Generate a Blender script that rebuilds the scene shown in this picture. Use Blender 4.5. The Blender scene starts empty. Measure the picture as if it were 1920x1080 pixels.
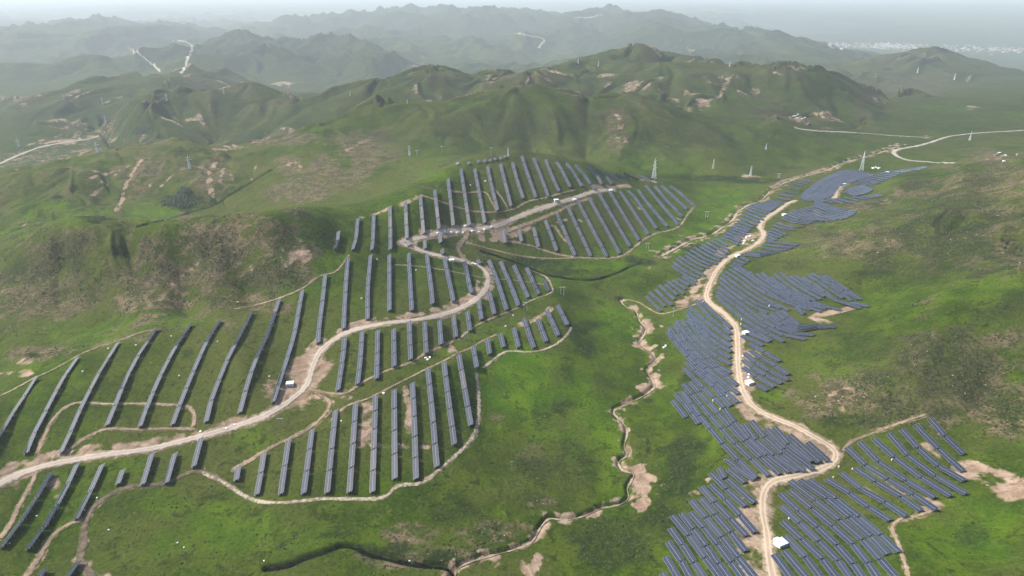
import bpy, math, random
import numpy as np
from mathutils import Vector
random.seed(7)
rng = np.random.default_rng(11)
scene = bpy.context.scene
COL = scene.collection

# ------------------------------------------------------------------ camera
CAM_H = 175.0
PITCH = math.radians(23.2)
F = 1280.0
SP, CP = math.sin(PITCH), math.cos(PITCH)
cam_d = bpy.data.cameras.new("camera")
cam_d.sensor_width = 36.0
cam_d.lens = 24.0
cam_d.clip_start = 1.0
cam_d.clip_end = 60000.0
cam = bpy.data.objects.new("camera", cam_d)
COL.objects.link(cam)
cam.location = (0, 0, CAM_H)
cam.rotation_euler = (math.pi / 2 - PITCH, 0, 0)
scene.camera = cam

def ray(px, py):
    """photo pixel -> (x/Y, slope) of its line of sight"""
    a = (px - 960.0) / F
    b = (540.0 - py) / F
    fwd = CP + b * SP
    return a / fwd, (-SP + b * CP) / fwd

# ------------------------------------------------------------------ noise
_perm = rng.permutation(512)
_perm = np.concatenate([_perm, _perm, _perm])
_grad = np.stack([np.cos(np.linspace(0, 2 * np.pi, 64, endpoint=False)),
                  np.sin(np.linspace(0, 2 * np.pi, 64, endpoint=False))], 1)

def perlin(x, y, seed=0):
    x = x + seed * 17.31; y = y - seed * 9.77
    xi = np.floor(x).astype(np.int64); yi = np.floor(y).astype(np.int64)
    xf = x - xi; yf = y - yi
    u = xf * xf * xf * (xf * (xf * 6 - 15) + 10)
    v = yf * yf * yf * (yf * (yf * 6 - 15) + 10)
    def g(ix, iy, dx, dy):
        h = _perm[(_perm[ix & 511] + iy) & 511] & 63
        gr = _grad[h]
        return gr[..., 0] * dx + gr[..., 1] * dy
    n00 = g(xi, yi, xf, yf); n10 = g(xi + 1, yi, xf - 1, yf)
    n01 = g(xi, yi + 1, xf, yf - 1); n11 = g(xi + 1, yi + 1, xf - 1, yf - 1)
    a = n00 + u * (n10 - n00); b = n01 + u * (n11 - n01)
    return (a + v * (b - a)) * 1.5

def fbm(x, y, seed=0, octv=4, gain=0.5):
    s = 0; amp = 1.0
    for o in range(octv):
        s = s + amp * perlin(x * 2 ** o, y * 2 ** o, seed + o * 3); amp *= gain
    return s

def ridged(x, y, seed=0, octv=4):
    s = 0; amp = 1.0
    for o in range(octv):
        s = s + amp * (1 - 2 * np.abs(perlin(x * 2 ** o, y * 2 ** o, seed + o * 5))); amp *= 0.5
    return s

def sstep(a, b, x):
    t = np.clip((x - a) / (b - a), 0, 1)
    return t * t * (3 - 2 * t)

# ------------------------------------------------------------------ terrain control points
# (photo x, photo y, ground height z) for ground the photo shows
CZ = [
 # valley floor, foreground
 (960,1080,-2),(1200,1080,-3),(780,1075,0),(600,1075,2),(300,1075,4),(100,1075,6),(-100,1080,8),(1250,1075,-1),(1330,1078,3),(1414,1078,7),(1500,1078,8),(1600,1078,9),(1686,1033,13),(1720,1075,15),(1920,1075,18),(2050,1080,22),
 (1200,900,-7),(1160,780,-7),(1000,850,-3),(850,960,0),(1200,650,-7),(1110,570,-5),(1050,720,-2),(950,760,-1),(650,1000,1),(400,980,2),
 (1297,938,-2),(1290,860,-3),(1290,770,-3),(1400,850,2),(1465,948,2),(1515,897,2),(1550,850,3),(1604,876,2),(1728,956,9),(1700,900,6),(1786,882,8),(1716,794,13),(1813,850,10),(1382,752,5),(1900,900,13),(1920,800,17),(1920,700,26),(1920,600,37),(2050,700,34),
 (1255,622,-5),(1270,680,-4),(1290,590,-4),(1370,658,3),(1400,600,3),(1330,550,1),(1500,570,6),(1600,580,9),(1450,680,6),
 (1450,745,6),(1550,770,9),(1650,720,17),(1750,650,28),(1790,760,17),(1760,700,22),(1850,740,19),(1560,620,9),(1640,610,16),(1700,570,25),(1790,540,38),(1920,505,48),
 (1420,500,3),(1500,500,8),(1620,540,10),(1690,540,15),(1780,515,27),(1920,480,40),
 (1560,470,15),(1650,470,24),(1750,450,34),(1900,430,46),(1500,455,8),(1640,420,28),(1760,395,42),(1920,378,55),(2050,370,62),
 (1560,395,5),(1660,380,9),(1760,365,20),(1870,350,38),(1650,350,6),(1700,332,20),(1800,312,42),(1920,303,52),
 # valley going up
 (1340,480,1),(1400,440,2),(1450,400,3),(1550,350,4),(1640,322,4),(1340,390,0),(1280,440,0),(1210,500,-1),(1450,345,3),(1560,300,6),(1700,268,8),(1850,275,10),(1900,290,16),(1740,308,8),(1850,250,10),(1920,250,12),
 # panel hill, lower skirt
 (480,940,2),(700,930,2),(880,830,2),(900,720,2),(1060,640,2),(1040,545,5),(560,735,12),(740,612,18),(900,545,13),(870,465,19),(950,430,21),(440,805,9),(300,838,8),(150,862,8),(30,890,8),(585,803,9),(640,770,12),(740,729,13),(860,664,12),(850,640,7),(1000,600,4),(50,960,7),(150,940,6),
 # left panel hill crest
 (-60,770,17),(60,705,17),(145,668,19),(221,640,21),(294,613,22),(358,603,22),(413,596,22),(471,583,23),(522,558,24),(566,541,26),(610,511,29),(652,482,32),
 (730,530,22),(650,560,23),(450,680,20),(250,720,15),(100,780,13),(810,540,19),
 (640,468,33),(700,470,30),(735,468,28),(800,478,23),
 (671,409,41),(731,379,46),(788,358,49),(840,325,52),(864,302,54),(900,295,55),(938,289,55),(978,284,54),(1043,295,47),(1100,305,40),(1154,316,29),(1219,331,12),
 (763,447,30),(850,424,29),(930,395,32),(1005,370,33),(1091,349,30),(1147,345,21),(900,350,42),(1000,325,43),
 (1044,400,24),(1105,372,25),(1177,357,17),(1256,348,8),(947,455,16),(1044,470,7),(1108,482,3),(1181,464,2),(1251,426,2),(1301,387,2),(1000,500,4),(920,480,13),(1010,518,2),(1100,525,-1),(1130,420,14),
 # gully and brown slope behind the left crest
 (0,690,7),(100,640,9),(200,604,10),(350,588,13),(470,572,18),(-100,700,4),
 (250,500,22),(450,480,35),(0,600,10),(120,560,14),(120,490,24),(550,450,42),(600,430,44),(350,520,25),(-100,500,16),
 # valley behind the brown slope
 (240,412,4),(0,440,3),(100,415,3),(400,375,8),(480,338,14),(-100,430,2),(640,375,21),(560,383,15),(700,368,25),(780,345,29),(838,310,34),
 (900,285,24),(1000,282,16),(1100,300,8),(1200,315,5),(1300,325,4),(1400,325,4),(1480,312,4),
 (400,330,17),(200,355,8),(0,395,3),(300,330,16),
 # river plain on the left, village flats
 (400,273,-28),(230,268,-32),(50,290,-30),(0,312,-26),(150,258,-35),(200,237,-35),(-100,320,-26),
 (1620,228,8),(1500,226,13),(1750,230,6),(1880,225,8),(1750,200,8),(1900,195,10),(1650,200,8),(1700,178,2),(1620,184,0),
 (0,192,-60),(100,172,-65),(-100,190,-60),(350,112,-85),(250,138,-75),(500,150,-80),(640,142,-80),(760,146,-95),
]
# (photo x, photo y, distance) for crests and far ground
CY = [
 # brown hill on the left
 (-60,500,430),(0,468,420),(50,448,410),(100,435,404),(150,430,398),(200,427,396),(250,427,394),(300,426,392),(350,417,394),(400,408,396),(470,397,400),(520,395,399),(560,396,404),(600,397,415),
 # ridge 1
 (-100,340,630),(0,330,640),(100,318,660),(170,292,710),(270,280,730),(350,268,760),(400,282,740),(440,287,735),(530,267,770),(600,243,800),(640,228,825),(700,205,850),(760,197,865),(840,195,880),(900,178,890),(940,168,900),(1000,170,910),(1060,185,905),(1090,190,900),(1180,180,915),(1280,215,900),(1360,225,895),(1450,231,900),(1540,248,905),
 (640,300,690),(640,262,770),(760,260,760),(900,235,800),(1050,240,800),(1200,250,790),(1350,275,780),(500,310,690),(1180,215,850),(1090,225,830),
 # ridge 3
 (260,215,1060),(330,190,1150),(420,178,1220),(480,155,1250),(520,172,1230),(560,182,1250),(640,180,1260),(400,230,1110),(520,230,1090),(330,230,1090),
 # ridge 2
 (700,160,1200),(780,145,1220),(823,136,1230),(880,147,1230),(940,140,1240),(1005,132,1240),(1060,138,1250),(1160,126,1250),(1240,119,1260),(1320,124,1260),(1400,130,1250),(1500,142,1250),(1560,150,1240),(1610,175,1210),(700,185,1090),(1240,165,1080),(1400,180,1080),(1500,190,1060),(1000,155,1120),
 (1060,118,1520),(1110,108,1540),(1175,95,1560),(1250,101,1550),(1340,118,1520),
 # ridge 4
 (-80,262,1120),(0,233,1200),(60,200,1330),(150,165,1480),(230,150,1600),(300,143,1690),(370,142,1720),(430,152,1700),(455,160,1680),
 # hill on the right
 (1590,158,1850),(1660,130,2050),(1700,104,2250),(1745,91,2300),(1790,104,2280),(1840,116,2200),(1920,136,2050),(2050,150,2000),(1700,148,1950),(1800,155,1900),(1650,160,1880),
 # ranges on the left
 (180,42,5000),(100,58,4700),(0,68,4300),(250,57,4600),(320,70,4200),(-100,70,4300),(180,85,3500),(60,110,2900),
 (480,79,3150),(560,85,3150),(400,104,2800),(640,108,2800),(350,128,2500),(560,115,2750),
 # central range
 (500,60,5200),(560,45,5600),(640,37,5800),(700,30,6000),(760,21,6100),(800,29,6000),(850,17,6200),(900,23,6100),(1000,29,5800),(1050,29,5800),(1110,16,5800),(1160,27,5500),(1200,38,5200),(1230,30,5200),(1290,49,4700),(1350,69,4000),(1400,64,4100),(1450,74,3600),(1500,94,3000),(1580,120,2500),
 (700,75,4300),(860,60,4700),(1010,78,4000),(1100,60,4600),(1200,70,4000),(1000,110,3100),(1300,90,3300),(860,110,3150),(1400,105,2900),(760,130,2800),
 # plain with the far town, far ranges
 (1600,105,4200),(1700,86,5200),(1850,92,4900),(1920,95,4800),(1600,80,5500),(1500,60,7000),(2050,95,4800),
 (1300,22,9500),(1480,17,10500),(1560,27,9000),(1600,30,8600),(1640,45,7400),(1700,50,7000),(1800,58,6500),(1920,62,6400),(1700,16,11000),(1850,10,12500),(1920,12,12000),(1300,45,7000),(1600,55,6900),
 (-100,30,9000),(100,22,10500),(220,15,11500),(300,14,12000),(500,11,13000),(700,9,14000),(900,7,14500),(1100,5,15000),(400,40,7500),
]
cp = []
for px, py, z in CZ:
    s, m = ray(px, py); Y = (z - CAM_H) / m
    cp.append((s, math.log(Y), z))
def far(Y):
    return Y
dense = []
for a_, b_ in zip(CY, CY[1:] + CY[-1:]):
    dense.append(a_); dx = abs(a_[0] - b_[0])
    if 35 < dx <= 120 and abs(a_[1] - b_[1]) < 40 and abs(a_[2] / b_[2] - 1) < .12:
        k_ = int(dx / 22)
        dense += [tuple(a_[q] + (b_[q] - a_[q]) * t / k_ for q in range(3)) for t in range(1, k_)]
for px, py, Y in dense:
    s, m = ray(px, py); Y = far(Y)
    cp.append((s, math.log(Y), CAM_H + m * Y + (5.0 if 600 < Y < 2000 else 9 if 2000 < Y < 7000 and px < 1500 else 0)))
def behind(pts, fac, z):
    for px, py, Y in pts:
        s, m = ray(px, py)
        cp.append((s, math.log(far(Y) * fac), z))
# hidden ground behind the crests
behind([(0,330,640),(170,292,710),(350,268,760)], 1.13, -22)
behind([(530,267,770),(640,228,825)], 1.14, -15)
behind([(760,197,865),(900,178,890),(1000,170,910),(1090,190,900)], 1.13, 2)
behind([(1180,180,915),(1280,215,900)], 1.08, 24)
behind([(480,155,1250),(420,178,1220),(640,180,1260)], 1.18, -50)
behind([(823,136,1230),(940,140,1240),(700,160,1200)], 1.25, -70)
behind([(1240,119,1260),(1400,130,1250)], 1.09, 15)
behind([(1500,142,1250),(1560,150,1240)], 1.15, -50)
behind([(1110,108,1540),(1250,101,1550),(1340,118,1520)], 1.25, -70)
behind([(1745,91,2300),(1840,116,2200),(1920,136,2050)], 1.25, -120)
behind([(150,165,1480),(300,143,1690),(370,142,1720)], 1.16, -60)
behind([(480,79,3150),(560,85,3150)], 1.2, -90)
behind([(180,42,5000),(0,68,4300)], 1.25, -80)
behind([(640,37,5800),(760,21,6100),(900,23,6100),(1110,16,5800)], 1.25, -100)
behind([(1290,49,4700),(1450,74,3600)], 1.2, -140)
behind([(560,396,408),(620,396,412)], 1.2, 30)
behind([(300,428,408),(470,398,400)], 1.16, 5)
behind([(471,584,303),(358,604,296),(221,640,282)], 1.07, 20)
for s in np.linspace(-1.2, 1.2, 9):
    cp.append((s, math.log(18000), 40)); cp.append((s, math.log(24000), 110)); cp.append((s, math.log(85), 5 + 8 * abs(s)))
cp = np.array(cp)
US = 2.2
P = np.stack([cp[:, 0] * US, cp[:, 1]], 1)
C2 = 0.018 ** 2
D = np.sqrt(((P[:, None] - P[None]) ** 2).sum(-1) + C2)
n = len(P)
A = np.zeros((n + 3, n + 3))
A[:n, :n] = -D + np.eye(n) * 0.012
A[:n, n] = 1; A[:n, n + 1:] = P; A[n, :n] = 1; A[n + 1:, :n] = P.T
wts = np.linalg.solve(A, np.concatenate([cp[:, 2], [0, 0, 0]]))

NS, NR = 940, 1250
S0, S1 = -1.18, 1.18
V0, V1 = math.log(92.0), math.log(24000.0)
sv = np.linspace(S0, S1, NS)
# rings: dense up to 4 km, coarser beyond
vv = np.concatenate([np.linspace(V0, math.log(1300), 820, endpoint=False), np.linspace(math.log(1300), math.log(4300), 330, endpoint=False), np.linspace(math.log(4300), V1, NR - 1150)])
Yr = np.exp(vv)
# evaluate the smooth surface on a coarse grid, then refine
sc_ = np.linspace(S0, S1, 236); vc = np.linspace(V0, V1, 420)
Q = np.stack(np.meshgrid(sc_ * US, vc), -1).reshape(-1, 2)
Zc = np.empty(len(Q))
for i in range(0, len(Q), 8000):
    q = Q[i:i + 8000]
    d = np.sqrt(((q[:, None] - P[None]) ** 2).sum(-1) + C2)
    Zc[i:i + 8000] = -d @ wts[:n] + wts[n] + q @ wts[n + 1:]
Zc = Zc.reshape(420, 236)
def cubic_resample(Zc, xs, x0, x1, axis):
    m = Zc.shape[axis]
    t = np.clip((xs - x0) / (x1 - x0) * (m - 1), 0, m - 1.0001)
    i = np.floor(t).astype(int); f = t - i
    g = lambda k: np.take(Zc, np.clip(i + k, 0, m - 1), axis=axis)
    sh = [1, 1]; sh[axis] = -1; f = f.reshape(sh)
    a, b, c, d = g(-1), g(0), g(1), g(2)
    return b + 0.5 * f * (c - a + f * (2 * a - 5 * b + 4 * c - d + f * (3 * (b - c) + d - a)))
Z = cubic_resample(cubic_resample(Zc, vv, V0, V1, 0), sv, S0, S1, 1)
SS, YY = np.meshgrid(sv, Yr)
XX = SS * YY
# relief: gullied slopes grow with distance from the arrays
far1 = sstep(560, 1000, YY)
wx = XX + 40 * perlin(XX / 160, YY / 160, 31); wy = YY + 40 * perlin(XX / 160, YY / 160, 37)
slope = np.hypot(np.gradient(Z, axis=0) / np.gradient(YY, axis=0), np.gradient(Z, axis=1) / np.gradient(XX, axis=1))
hilly = sstep(0.06, 0.22, slope)
rid_near = -ridged(wx / 95, wy / 95, 9, 5)
rid_mid = -ridged(wx / 300, wy / 300, 3, 2)
far2 = sstep(1700, 2800, YY)
rid_far = ridged((XX + 160 * perlin(XX / 700, YY / 700, 33)) / 760, (YY + 160 * perlin(XX / 700, YY / 700, 35)) / 1250, 13, 6)
Z = Z + far1 * hilly * (1 - far2) * np.minimum(YY / 1000, 1.7) * 10 * (rid_mid - rid_mid.mean() * .93)
Z = Z + far2 * np.maximum(sstep(.01, .05, slope), sstep(.36, .26, SS) * .8) * (72 - 46 * sstep(.24, .44, SS)) * (rid_far - rid_far.mean() * .93) * sstep(16000, 8000, YY)
near_h = (1 - far1) * hilly
lefth = sstep(0.0, 1.0, ((-0.36 * YY - XX) / 40)) * sstep(330, 380, YY)
righth = sstep(0.56, 0.66, SS) * sstep(300, 370, YY)
m_near = np.clip(lefth + righth, 0, 1)
Z = Z + m_near * (1 - far1) * 2.2 * (rid_near - rid_near.mean())
# gullies running down the fall line: noise drawn out along the slope
gx = np.gradient(Z, axis=1) / np.gradient(XX, axis=1)
gy = np.gradient(Z, axis=0) / np.gradient(YY, axis=0) - SS * gx
for _ in range(14):
    for g_ in (gx, gy):
        g_[1:-1] = (g_[:-2] + 2 * g_[1:-1] + g_[2:]) / 4; g_[:, 1:-1] = (g_[:, :-2] + 2 * g_[:, 1:-1] + g_[:, 2:]) / 4
gl = np.hypot(gx, gy) + 1e-4
streak = np.zeros_like(Z); fine = np.zeros_like(Z)
for k in range(-5, 6):
    h_ = k * .021 * YY / gl; xa = XX + gx * h_; ya = np.maximum(YY + gy * h_, 60)
    sa, va = xa / ya, np.log(ya)
    streak += perlin(sa * 10 + 3, va * 10, 61); fine += perlin(sa * 30, va * 30 + 7, 63)
streak /= streak.std(); fine /= fine.std()
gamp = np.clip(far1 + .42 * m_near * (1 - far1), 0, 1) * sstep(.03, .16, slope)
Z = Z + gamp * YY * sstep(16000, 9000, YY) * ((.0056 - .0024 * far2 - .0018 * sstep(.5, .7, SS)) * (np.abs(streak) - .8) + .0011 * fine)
Z = Z + 0.5 * fbm(XX / 26, YY / 26, 51, 3) * sstep(0, 400, YY) + 0.12 * fbm(XX / 5, YY / 5, 57, 2)

def hgt(x, y):
    s = x / y; v = math.log(y)
    j = (s - S0) / (S1 - S0) * (NS - 1)
    j = min(max(j, 0), NS - 1.001)
    i = np.searchsorted(vv, v) - 1
    i = min(max(i, 0), NR - 2)
    fi = (y - Yr[i]) / (Yr[i + 1] - Yr[i]); fi = min(max(fi, 0), 1)
    j0 = int(j); fj = j - j0
    a = Z[i, j0] * (1 - fj) + Z[i, j0 + 1] * fj
    b = Z[i + 1, j0] * (1 - fj) + Z[i + 1, j0 + 1] * fj
    return float(a * (1 - fi) + b * fi)

def cast(px, py, up=0.0):
    """where the line of sight of a photo pixel meets the ground (raised by up)"""
    s, m = ray(px, py)
    j = (s - S0) / (S1 - S0) * (NS - 1)
    j = min(max(j, 0), NS - 1.001); j0 = int(j); fj = j - j0
    prof = Z[:, j0] * (1 - fj) + Z[:, j0 + 1] * fj + up
    rz = CAM_H + m * Yr
    k = np.argmax(prof >= rz)
    if k == 0:
        k = NR - 1 if prof[0] < rz[0] else 1
    d0 = rz[k - 1] - prof[k - 1]; d1 = rz[k] - prof[k]
    t = d0 / (d0 - d1) if d0 != d1 else 0
    t = min(max(t, 0), 1)
    Y = Yr[k - 1] + t * (Yr[k] - Yr[k - 1])
    return s * Y, Y

def smooth_px(pts, step=6.0):
    """Catmull-Rom through photo points"""
    p = [pts[0]] + list(pts) + [pts[-1]]
    out = []
    for k in range(1, len(p) - 2):
        a, b, c, d = [np.array(q, float) for q in p[k - 1:k + 3]]
        m = max(2, int(np.linalg.norm(c - b) / step))
        for t in np.linspace(0, 1, m, endpoint=False):
            out.append(tuple(0.5 * (2 * b + (c - a) * t + (2 * a - 5 * b + 4 * c - d) * t * t + (3 * b - a - 3 * c + d) * t ** 3)))
    out.append(tuple(pts[-1]))
    return out

def ground_line(pts, step=6.0, up=0.0, smooth=True):
    q = smooth_px(pts, step) if smooth else pts
    w = [cast(x, y, up) for x, y in q]
    return w
# ------------------------------------------------------------------ roads, tracks and streams, traced on the ground
# name, label, material key, width (m), photo points
ROADS = [
 ("dirt_road","pale rutted dirt road winding up the valley between the dense panel arrays","road",4.0,
  [(1458,1110),(1447,1075),(1441,1040),(1437,1000),(1430,960),(1432,925),(1450,903),(1490,893),(1530,883),(1558,870),(1568,855),(1560,840),(1530,822),(1490,800),(1450,784),(1420,768),(1402,750),(1390,725),(1384,690),(1383,650),(1380,615),(1362,592),(1340,575),(1325,560),(1328,540),(1345,505),(1370,482),(1405,466),(1425,452),(1432,438),(1424,425),(1436,410),(1460,394),(1480,380),(1494,376)]),
 ("dirt_road","short sandy dirt road between the far pale panel arrays","road",5.0,
  [(1564,372),(1567,360),(1576,350),(1600,339),(1630,329)]),
 ("gravel_road","pale grey gravel road curving across the left panel hill","gravel",3.7,
  [(-30,920),(0,907),(40,887),(100,870),(180,855),(280,842),(370,820),(440,800),(500,778),(545,750),(575,722),(585,690),(600,660),(625,638),(660,620),(720,607),(780,600),(830,590),(870,575),(903,552),(915,530),(911,510),(895,497),(860,487),(820,479),(790,470),(765,461),(750,454),(770,449),(800,444),(830,435),(880,431),(930,424),(955,414),(990,400),(1030,386),(1070,374),(1110,361),(1150,355)]),
 ("dirt_track","brown earth track beside the gravel road on the upper panel hill","track",3.0,
  [(950,434),(975,425),(1000,416),(1040,400),(1080,381),(1110,372)]),
 ("dirt_track","brown track dropping from the hilltop junction to the gravel road bend","track",3.3,
  [(878,432),(872,448),(860,462),(862,474),(872,487),(890,496)]),
 ("dirt_track","tan track round the foot of the upper panel hill","track",2.1,
  [(944,452),(970,455),(1000,462),(1030,473),(1060,480),(1100,484),(1150,484),(1175,476),(1200,455),(1225,440),(1270,427),(1290,402),(1304,385)]),
 ("dirt_track","tan track along the gully below the upper panel hill","track",1.5,
  [(876,456),(930,470),(980,481),(1030,485),(1080,484)]),
 ("dirt_track","stony track round the foot of the lower left panel rows","rubble",1.7,
  [(380,886),(420,905),(450,925),(480,939),(530,943),(600,936),(660,936),(720,933),(745,911),(790,906),(830,876),(870,840),(892,810),(898,770),(897,730),(893,700)]),
 ("dirt_track","stony track below the short panel rows beside the meadow","rubble",1.4,
  [(905,690),(930,672),(950,659),(1000,660),(1035,650),(1060,632),(1072,614)]),
 ("dirt_track","dark muddy track along the bottom left panel rows","mud",2.2,
  [(420,905),(385,887),(355,886),(320,903),(280,910),(235,915),(200,932),(172,955),(160,985),(156,1020),(150,1048),(165,1070),(185,1095)]),
 ("dirt_track","brown churned track climbing left to the gravel road","track",2.1,
  [(440,880),(470,862),(510,838),(545,822),(585,800),(608,778),(620,755),(600,742),(592,735)]),
 ("dirt_track","brown track running between the middle and lower panel rows","track",1.8,
  [(585,731),(620,738),(650,738),(672,722),(705,704),(740,690),(770,680),(800,662),(830,650),(850,640)]),
 ("dirt_track","thin brown track along the tops of the lower panel rows","track",1.3,
  [(620,790),(650,762),(690,748),(735,725),(775,705),(800,692),(830,678),(860,662),(885,652),(905,640),(930,628)]),
 ("dirt_track","brown loop track crossing the long left panel rows","track",1.8,
  [(70,850),(85,815),(105,780),(140,756),(200,758),(260,757),(330,760),(356,764),(366,785),(358,805)]),
 ("dirt_track","brown track above the gravel road under the long left rows","track",1.8,
  [(120,852),(150,828),(180,812),(205,804),(260,806),(320,804),(365,805)]),
 ("dirt_track","worn footpath along the crest of the left panel hill","track",1.4,
  [(-20,752),(10,738),(60,712),(100,693),(145,668),(180,652),(221,640),(262,624),(292,618)]),
 ("dirt_track","worn footpath along the crest beside the brown slope","track",1.3,
  [(440,580),(480,572),(520,561),(566,542),(600,518),(630,510),(648,488),(655,478)]),
 ("dirt_track","tan track across the top panel rows of the hill","track",1.6,
  [(788,366),(820,376),(850,386),(872,393),(900,398),(935,398),(965,392),(990,378),(1020,372),(1048,364),(1080,356)]),
 ("dirt_track","tan loop track among the hilltop panel rows","track",1.5,
  [(838,356),(870,362),(910,360),(920,376),(930,394)]),
 ("dirt_track","tan earth track curving between hilltop panel rows","track",1.5,[(925,352),(940,370),(952,390)]),
 ("dirt_track","grey track crossing the short right panel rows","track",1.1,
  [(740,497),(790,500),(840,508),(880,516),(910,522),(940,524),(975,527),(1020,534)]),
 ("dirt_track","tan track below the panel rows by the gravel bend","track",1.3,
  [(860,636),(895,610),(930,594),(970,578),(1000,562),(1032,550),(1036,542),(1025,520),(1000,508)]),
 ("dirt_track","brown path at the bottom left corner crossing the grass","track",1.8,
  [(0,1010),(18,985),(38,945),(60,905),(70,880)]),
 ("dirt_track","pale brown track among the bottom left panel rows","track",2.1,
  [(45,1085),(70,1050),(95,1010),(125,985),(150,975)]),
 ("dirt_track","thin path from the dirt road to the stream","track",1.5,
  [(1322,566),(1300,572),(1275,580),(1250,588),(1235,589),(1215,578),(1195,566),(1172,562)]),
 ("dirt_track","brown path along the tops of the sparse right panel rows","track",1.5,
  [(1580,846),(1600,826),(1640,812),(1680,796),(1735,778)]),
 ("dirt_track","sandy path down the edge of the bottom right array","track",1.5,
  [(1755,955),(1720,968),(1690,972),(1672,990),(1682,1015),(1690,1035),(1697,1060),(1706,1095)]),
 ("valley_road","pale paved road crossing the far valley on the right","asphalt",3.4,
  [(1930,244),(1880,247),(1830,250),(1780,256),(1760,262),(1742,268),(1715,275),(1690,279),(1675,285),(1680,292),(1700,300),(1740,304),(1790,306)]),
 ("valley_road","straight pale road along the foot of the green ridge","asphalt",2.4,
  [(1490,239),(1510,244),(1560,247),(1620,250),(1680,255),(1740,258)]),
 ("valley_road","white road across the river plain on the left","asphalt",4.2,
  [(-30,320),(0,307),(40,289),(80,275),(120,268),(165,261),(182,256)]),
 ("hill_track","white track winding up the far left basin","asphalt",6.0,
  [(340,138),(348,120),(358,100),(361,88),(350,79),(322,76)]),
 ("hill_track","white track curving on the far left slope","asphalt",5.0,
  [(240,86),(255,97),(275,112),(300,134)]),
 ("hill_track","white track zigzag on the far central slope","asphalt",9.0,
  [(965,63),(990,67),(1010,70),(1024,75),(1014,82),(1011,90)]),
 ("hill_track","white track to the summit of the far central peak","asphalt",10.0,
  [(1078,34),(1100,33),(1120,31),(1128,28)]),
]
STREAMS = [
 ("stream","narrow sandy stream meandering down the green valley floor","sand",.75,
  [(1163,560),(1172,572),(1192,580),(1200,600),(1212,615),(1200,640),(1218,655),(1230,672),(1214,690),(1222,708),(1228,722),(1205,740),(1170,756),(1150,768),(1157,780),(1172,793),(1176,812),(1170,835),(1178,850),(1160,862),(1168,880),(1190,885),(1176,912),(1180,930),(1160,943),(1125,950),(1100,962),(1060,972),(1030,968),(1010,990),(1000,1010),(965,1026),(920,1038),(880,1050),(852,1068),(840,1100)]),
 ("stream","dark water in the shadowed ditch at the bottom of the meadow","water",.9,
  [(500,1064),(540,1058),(575,1044),(610,1033),(640,1022),(670,1024),(690,1036),(720,1042),(760,1052),(800,1058),(835,1060),(850,1070)]),
 ("stream","dark creek below the upper panel hill","water",1.0,
  [(900,470),(940,482),(980,496),(1020,512),(1060,521),(1110,524),(1150,514),(1180,500),(1205,492)]),
 ("stream","dark creek in the grassy valley behind the brown slope","water",.9,
  [(255,424),(310,412),(350,400),(400,385),(430,366),(460,348),(480,336),(510,318)]),
 ("stream","pale stream bed beside the far arrays","sand",1.6,
  [(1240,478),(1270,462),(1300,447),(1330,440),(1350,428),(1375,410),(1382,398),(1402,383),(1425,376),(1440,362),(1455,350),(1480,338),(1520,326),(1550,318),(1580,304),(1610,296),(1650,285),(1690,270)]),
]
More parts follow.
